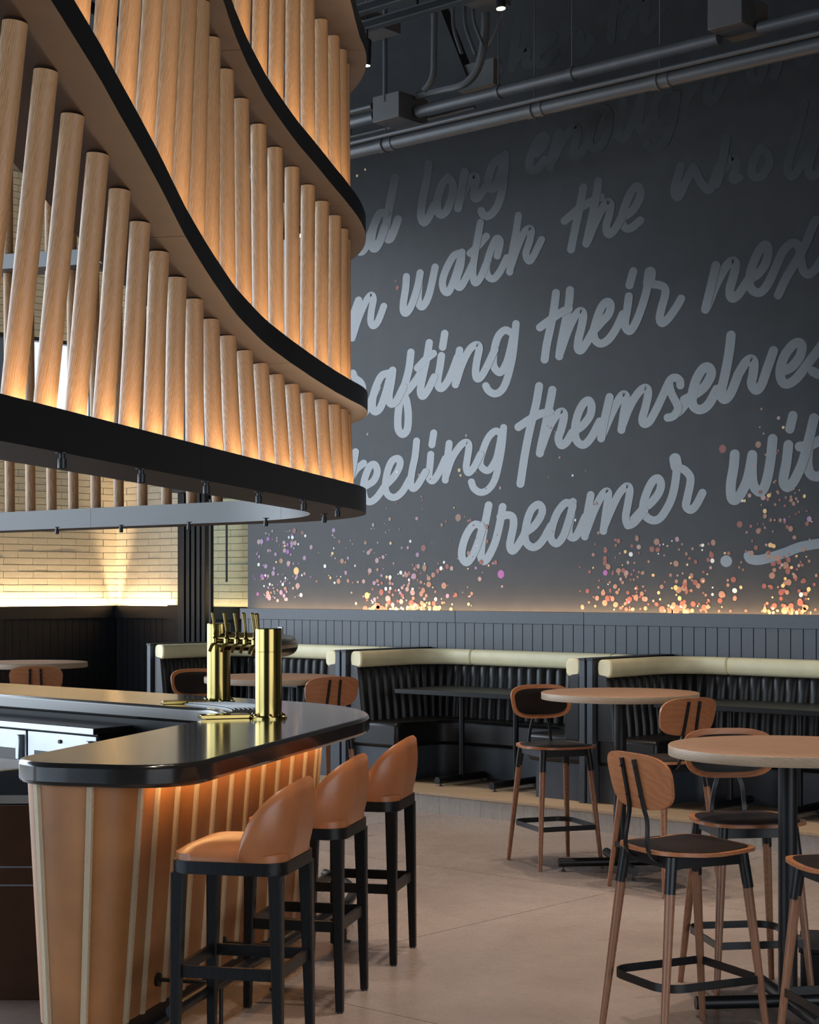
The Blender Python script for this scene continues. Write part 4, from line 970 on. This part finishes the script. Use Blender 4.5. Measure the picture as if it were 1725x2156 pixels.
# ================================================================== booths
VF = 10.02
def booth(U0, U1, label, tlabel, n):
    b = thing('booth_bench', label, 'booth', ((U0 + U1) / 2, 10.6, ZPL), 0.0, 'black channelled booths on the platform')
    a0, a1 = U0 + 0.065, U1 - 0.065
    for a in (U0 + 0.010, U1 - 0.058):
        e = put('end_panel', MB().box(a, a + 0.048, VF, VP_ - 0.015, ZPL, 1.175), navy, b, bevel=0.003)
        put('panel_cap', MB().box(a - 0.004, a + 0.052, VF - 0.004, VP_ - 0.015, 1.175, 1.190), blk_metal, e, smooth=0)
    # plan path of the back (front face), left front -> back -> right front
    r = 0.34; vb = VP_ - 0.03
    def path(off):
        x0, x1, y1 = a0 + off, a1 - off, vb - off; rr = max(0.05, r - off * 0.5); P = [(x0, VF + 0.03)]
        P += [(x0 + rr - rr * math.cos(t), y1 - rr + rr * math.sin(t)) for t in np.linspace(0, math.pi / 2, 12)]
        P += [(x1 - rr + rr * math.sin(t), y1 - rr + rr * math.cos(t)) for t in np.linspace(0, math.pi / 2, 12)]
        P.append((x1, VF + 0.03)); return [np.array(p) for p in P]
    def resample(P, m):
        L = [0.0]
        for i in range(1, len(P)): L.append(L[-1] + float(np.linalg.norm(P[i] - P[i - 1])))
        q = np.linspace(0, L[-1], m); X_ = np.interp(q, L, [p[0] for p in P]); Y_ = np.interp(q, L, [p[1] for p in P])
        return [np.array((x, y)) for x, y in zip(X_, Y_)], L[-1]
    base = path(0.02); tot = resample(base, 10)[1]; nch = int(round(tot / 0.098)); sub = 6; m = nch * sub + 1
    P, _ = resample(base, m); rows = []
    for i in range(m):
        t = P[min(i + 1, m - 1)] - P[max(i - 1, 0)]; t = t / np.linalg.norm(t); nn = np.array([t[1], -t[0]])   # into the booth
        f = (i % sub) / sub; sc = 0.030 * math.sin(math.pi * f) ** 0.6 if f else 0.0
        row = []
        for z, th in ((0.60, 0.0), (0.60, 0.12), (0.70, 0.115), (0.82, 0.10), (0.94, 0.085), (1.03, 0.075), (1.065, 0.066), (1.075, 0.0)):
            w_ = 0 if th == 0 else (sc if z < 1.06 else sc * 0.5)
            q = P[i] + nn * (th + w_); row.append(Vector((q[0], q[1], z)))
        rows.append(row)
    mb = MB().grid(rows); mb.add(rows[0], [tuple(range(8))]); mb.add(rows[-1], [tuple(range(8))[::-1]])
    put('backrest', mb, blk_leather, b, smooth=70)
    # cream roll in lengths
    Pr, _ = resample(path(0.075), 60)
    prof = [(0.062 * math.copysign(abs(math.cos(t)) ** 0.6, math.cos(t)), 0.066 * math.copysign(abs(math.sin(t)) ** 0.6, math.sin(t))) for t in np.linspace(0, 2 * math.pi, 16, endpoint=False)]
    cuts = [0, 20, 42, 59]
    for i0, i1 in zip(cuts[:-1], cuts[1:]):
        seg = [Vector((p[0], p[1], 1.118)) for p in Pr[i0:i1 + 1]]
        d0 = (seg[1] - seg[0]).normalized(); d1 = (seg[-1] - seg[-2]).normalized()
        mb = MB()
        mb.sweep([seg[0] + d0 * 0.002] + seg[1:-1] + [seg[-1] - d1 * 0.002], prof)
        put('head_roll', mb, cream, b, smooth=50, bevel=0.012)
    # seat cushions and bases: left, back, right
    for nm, z0, z1_, mat_, ins, bv in (('seat_base', ZPL, 0.42, navy, 0.06, 0.0), ('seat_cushion', 0.42, 0.625, blk_leather, 0.0, 0.03)):
        w_ = 0.50 - ins; vf = VF + 0.05 + ins * 0.5
        yb = vb - 0.02; xl, xr = a0, a1; rr = 0.16
        poly = [(xl, vf), (xl + w_, vf)]
        poly += [(xl + w_ + rr - rr * math.cos(t), yb - 0.40 + ins - rr + rr * math.sin(t)) for t in np.linspace(0, math.pi / 2, 7)]
        poly += [(xr - w_ - rr + rr * math.sin(t), yb - 0.40 + ins - rr + rr * math.cos(t)) for t in np.linspace(0, math.pi / 2, 7)]
        poly += [(xr - w_, vf), (xr, vf), (xr, yb), (xl, yb)]
        put(nm, MB().prism(poly, z0, z1_), mat_, b, bevel=bv)
    # table with two pedestals
    c = (U0 + U1) / 2
    t = thing('booth_table', tlabel, 'table', (c, 10.40, ZPL), 0.0, 'black tables in the booths')
    put('table_top', MB().box(c - 0.67, c + 0.67, VF + 0.05, VF + 0.71, 0.860, 0.895), blk_wood, t, bevel=0.003)
    for du in (-0.27, 0.27):
        put('pedestal', MB().tube([(c + du, 10.42, ZPL + 0.04), (c + du, 10.42, 0.86)], 0.022, 16), blk_metal, t)
        f = put('foot_bar', MB().tube([(c + du, 10.12, ZPL + 0.045), (c + du, 10.70, ZPL + 0.045)], 0.028, 14), blk_metal, t)
        for v in (10.16, 10.66): put('levelling_foot', MB().lathe([(0.014, 0), (0.014, 0.008), (0.005, 0.01), (0.005, 0.03)], 10, (c + du, v, ZPL)), steel_rod, f)
us = [-11.99, -9.565, -7.14, -4.715, -2.29]
booth(us[0], us[1], 'black channelled booth with cream head roll behind the brass taps', 'black table in the booth behind the brass taps', 0)
booth(us[1], us[2], 'black channelled booth with cream head roll in the middle of the platform', 'black table in the middle booth', 1)
booth(us[2], us[3], 'black channelled booth with cream head roll at the right, behind the round tables', 'black table in the right booth, behind the chairs', 2)
# outlet plate on the wainscot
p = on_V(590, 1331, VP_ - 0.002)
tag(put('wall_plate', MB().box(p.x - 0.03, p.x + 0.03, VP_ - 0.008, VP_ - 0.0, p.z - 0.05, p.z + 0.05), plain('white_plastic', (0.7, 0.7, 0.68), 0.4), bevel=0.003), 'small white wall plate on the grey planks right of the near tap column', 'wall plate')
# ================================================================== overhead services
def vpipe(name, x0, y0, x1, y1, V, r, label, cat='pipe', mat_=None, group=None):
    a, b = on_V(x0, y0, V), on_V(x1, y1, V); z = (a.z + b.z) / 2
    a.z = b.z = z
    if x1 > 1700: b.x += 5.0
    if x0 < 700: a.x -= 2.5
    t = thing(name, label, cat, tuple(a), 0.0, group)
    put('pipe_run', MB().tube([a, b], r, 18), mat_ or pipe_m, t); return t, a, b
VPp = 10.0
t, a, b = vpipe('ceiling_pipe', 640, 340, 1790, 83, VPp, 0.052, 'lowest and thickest grey pipe running along the mural wall')
for x in (812, 1126, 1390):
    q = on_V(x, 300, VPp); 
    put('coupling', MB().tube([(q.x - 0.07, VPp, a.z), (q.x + 0.09, VPp, a.z)], 0.058, 18), pipe_m, t)
    put('clevis_hanger', MB().tube([Vector((q.x, VPp + 0.062 * math.sin(w_), a.z + 0.062 * math.cos(w_))) for w_ in np.linspace(0, 2 * math.pi, 20, endpoint=False)], 0.007, 6, True, Vector((1, 0, 0)))
        .tube([(q.x, VPp, a.z + 0.06), (q.x, VPp, ZC)], 0.006, 6), pipe_m, t)
t, a, b = vpipe('ceiling_conduit', 640, 281, 790, 247, VPp - 0.05, 0.045, 'grey conduit left of the small steel box, above the thick pipe')
t, a, b = vpipe('ceiling_conduit', 880, 232, 1515, 84, VPp - 0.05, 0.045, 'grey conduit between the two steel boxes above the thick pipe')
for x in (1050, 1205):
    q = on_V(x, 200, VPp - 0.05); put('conduit_clamp', MB().tube([(q.x - 0.02, VPp - 0.05, a.z), (q.x + 0.02, VPp - 0.05, a.z)], 0.053, 16).tube([(q.x, VPp - 0.05, a.z), (q.x, VPp - 0.05, ZC)], 0.006, 6), pipe_m, t)
t, a, b = vpipe('ceiling_conduit', 1600, 62, 1790, 10, VPp - 0.05, 0.045, 'grey conduit leaving the right steel box')
vpipe('sprinkler_line', 640, 318, 1790, 62, VPp - 0.10, 0.018, 'thin dark line between the conduit and the thick pipe')
t_l, a_l, b_l = vpipe('sprinkler_line', 640, 309, 1000, 228, VPp + 0.22, 0.014, 'thin grey line tucked behind the left steel box')
vpipe('ceiling_conduit', 640, 258, 785, 226, VPp + 0.15, 0.028, 'thinner upper conduit entering the left steel box')
for (x0, x1, yb, yt, lab) in ((785, 840, 252, 208, 'left grey steel junction box on the conduit'), (1490, 1562, 66, 20, 'right grey steel junction box on the conduit')):
    V_ = VPp - 0.22; a, b = on_V(x0, yb, V_), on_V(x1, yb, V_); zt_ = on_V(x0, yt, V_).z
    z0_ = (a.z + b.z) / 2 if x0 < 1000 else on_V(x0, 64, V_).z
    tag(put('junction_box', MB().box(a.x, b.x, V_, V_ + 0.34, z0_, z0_ + 0.20), box_m, bevel=0.004), lab, 'junction box', 'steel junction boxes')
for q_ in (0.3, 0.7): put('hanger_rod', MB().tube([a_l.lerp(b_l, q_), Vector((a_l.lerp(b_l, q_).x, a_l.y, ZC))], 0.005, 6), pipe_m, t_l)
# vertical drops
def drop(pts, r, label, V=9.6, cnt=[0]):
    cnt[0] += 1; V += 0.09 * cnt[0] - 0.2
    P = [on_V(x, y, V) for x, y in pts]; Q = [Vector(tuple(q)) for q in cr([tuple(p) for p in P], 5)]
    tag(put('conduit_drop', MB().tube(Q, r, 10, up=Vector((0, 1, 0.01))), pipe_m), label, 'conduit', 'conduits dropping from the ceiling')
drop([(811, -60), (811, 60), (811, 215)], 0.018, 'straight thin conduit dropping to the left steel box', 9.9)
drop([(915, -60), (915, 20), (914, 110), (913, 150), (905, 175), (893, 190)], 0.024, 'conduit bending left at its foot beside the straight one')
drop([(954, -60), (954, 10), (956, 60), (972, 112)], 0.014, 'first thin conduit leaning toward the dark brace')
drop([(978, -60), (978, 5), (981, 55), (1002, 115)], 0.014, 'second thin conduit leaning toward the dark brace')
drop([(996, 15), (1000, 50), (1018, 95)], 0.012, 'short thin conduit hanging from the ceiling box')
drop([(1023, 5), (1022, 60), (1015, 115), (1000, 155), (975, 178), (935, 188), (880, 202)], 0.032, 'thick conduit sweeping down and left onto the pipe rack')
drop([(1059, 28), (1042, 70), (1024, 108)], 0.010, 'thin cable slanting from the lit spotlight')
a, b = on_V(918, 10, 10.4), on_V(985, 182, 10.4)
tag(put('roof_brace', MB().sweep([a, b], [(-0.06, -0.06), (0.06, -0.06), (0.06, 0.06), (-0.06, 0.06)], up=Vector((0, 1, 0))), ceil_m, smooth=0), 'dark diagonal steel brace behind the thin conduits', 'brace')
a, b = on_V(972, 122, 10.4), on_V(1046, 178, 10.4)
tag(put('gusset_plate', MB().prism([(a.x, -0.04), (b.x, -0.04), (b.x, 0.04), (a.x, 0.04)], 0, 0.20), box_m, smooth=0), 'dark steel plate at the foot of the diagonal brace', 'bracket').location = (0, 10.4, b.z)
a, b = on_V(780, 62, 9.7), on_V(912, 100, 9.7)
tag(put('linear_vent', MB().box(a.x - 0.0, a.x + 0.35, 9.15, 9.66, a.z - 0.12, a.z - 0.02).tube([(a.x + 0.1, 9.3, a.z - 0.03), (a.x + 0.1, 9.3, ZC)], 0.006, 6).tube([(a.x + 0.1, 9.55, a.z - 0.03), (a.x + 0.1, 9.55, ZC)], 0.006, 6), box_m, bevel=0.004), 'grey box vent under the ceiling left of the conduits', 'vent')
a, b = on_V(984, 14, 9.6), on_V(1040, 6, 9.6)
tag(put('ceiling_box', MB().box(a.x, b.x, 9.5, 9.8, a.z, a.z + 0.14), box_m, bevel=0.004), 'small grey box at the top that feeds the thin conduits', 'junction box')
# track rails with spotlights
VR = 8.6
def rail(x0, y0, x1, y1, lab):
    a, b = on_V(x0, y0, VR), on_V(x1, y1, VR); z = (a.z + b.z) / 2
    t = thing('track_rail', lab, 'track', ((a.x + b.x) / 2, VR, z), 0, 'ceiling light tracks')
    put('track_body', MB().box(a.x, b.x, VR - 0.03, VR + 0.03, z - 0.0, z + 0.06), blk_metal, t, smooth=0)
    put('track_edge', MB().box(a.x, b.x, VR - 0.034, VR - 0.03, z + 0.0, z + 0.008).box(a.x, b.x, VR - 0.034, VR - 0.03, z + 0.05, z + 0.06), pipe_m, t, smooth=0)
    put('track_stem', MB().tube([((a.x + b.x) / 2, VR, z + 0.06), ((a.x + b.x) / 2, VR, ZC)], 0.01, 8), blk_metal, t); return z
zr = rail(700, 76, 1075, -14, 'lower black light track beside the canopy')
VR = 8.2
rail(700, 40, 1000, -32, 'upper black light track beside the canopy')
def spot(x, y, V, r, L, tilt, lab):
    c = on_V(x, y, V); t = thing('spotlight', lab, 'spotlight', tuple(c), 0, 'track spotlights')
    M = Matrix.Rotation(tilt, 4, 'Y')
    s = put('lamp_housing', MB().lathe([(r, 0), (r, L), (r * 0.7, L + 0.01)], 24, c, M), blk_metal, t)
    put('lamp_lens', MB().lathe([(r * 0.88, -0.002), (r * 0.88, 0.004)], 24, c, M), lamp_m, s)
    e = c + M @ Vector((0, 0, L))
    put('swivel_arm', MB().tube([e - Vector((0, 0, 0.04)), e + Vector((0, 0.0, 0.16))], 0.009, 8), blk_metal, t)
    li = bpy.data.lights.new('spot_beam', 'SPOT'); li.energy = 60; li.color = (1, 0.78, 0.5); li.spot_size = 0.75; li.spot_blend = 0.6; li.shadow_soft_size = 0.04
    lo = bpy.data.objects.new('spot_beam', li); COL.objects.link(lo); lo.parent = t
    lo.location = (M @ Vector((0, 0, -0.012))); lo.rotation_euler = M.to_euler(); return t
for i, (X_, D_) in enumerate(((1.3, 7.6), (1.4, 10.6), (-0.2, 9.6), (0.4, 7.2), (2.6, 8.8), (-1.0, 12.2), (0.3, 5.0))):
    li = bpy.data.lights.new('ceiling_spot', 'SPOT'); li.energy = 520; li.color = (1, 0.85, 0.70); li.spot_size = 0.9; li.spot_blend = 0.8; li.shadow_soft_size = 0.08
    lo = bpy.data.objects.new('ceiling_spot', li); COL.objects.link(lo); lo.location = cw(X_, D_, ZC - 0.25)
spot(771, 138, 8.6, 0.032, 0.17, 0.05, 'black cylinder spotlight hanging beside the canopy edge')
spot(1055, 18, 8.9, 0.034, 0.14, -0.12, 'glowing spotlight near the top of the picture')
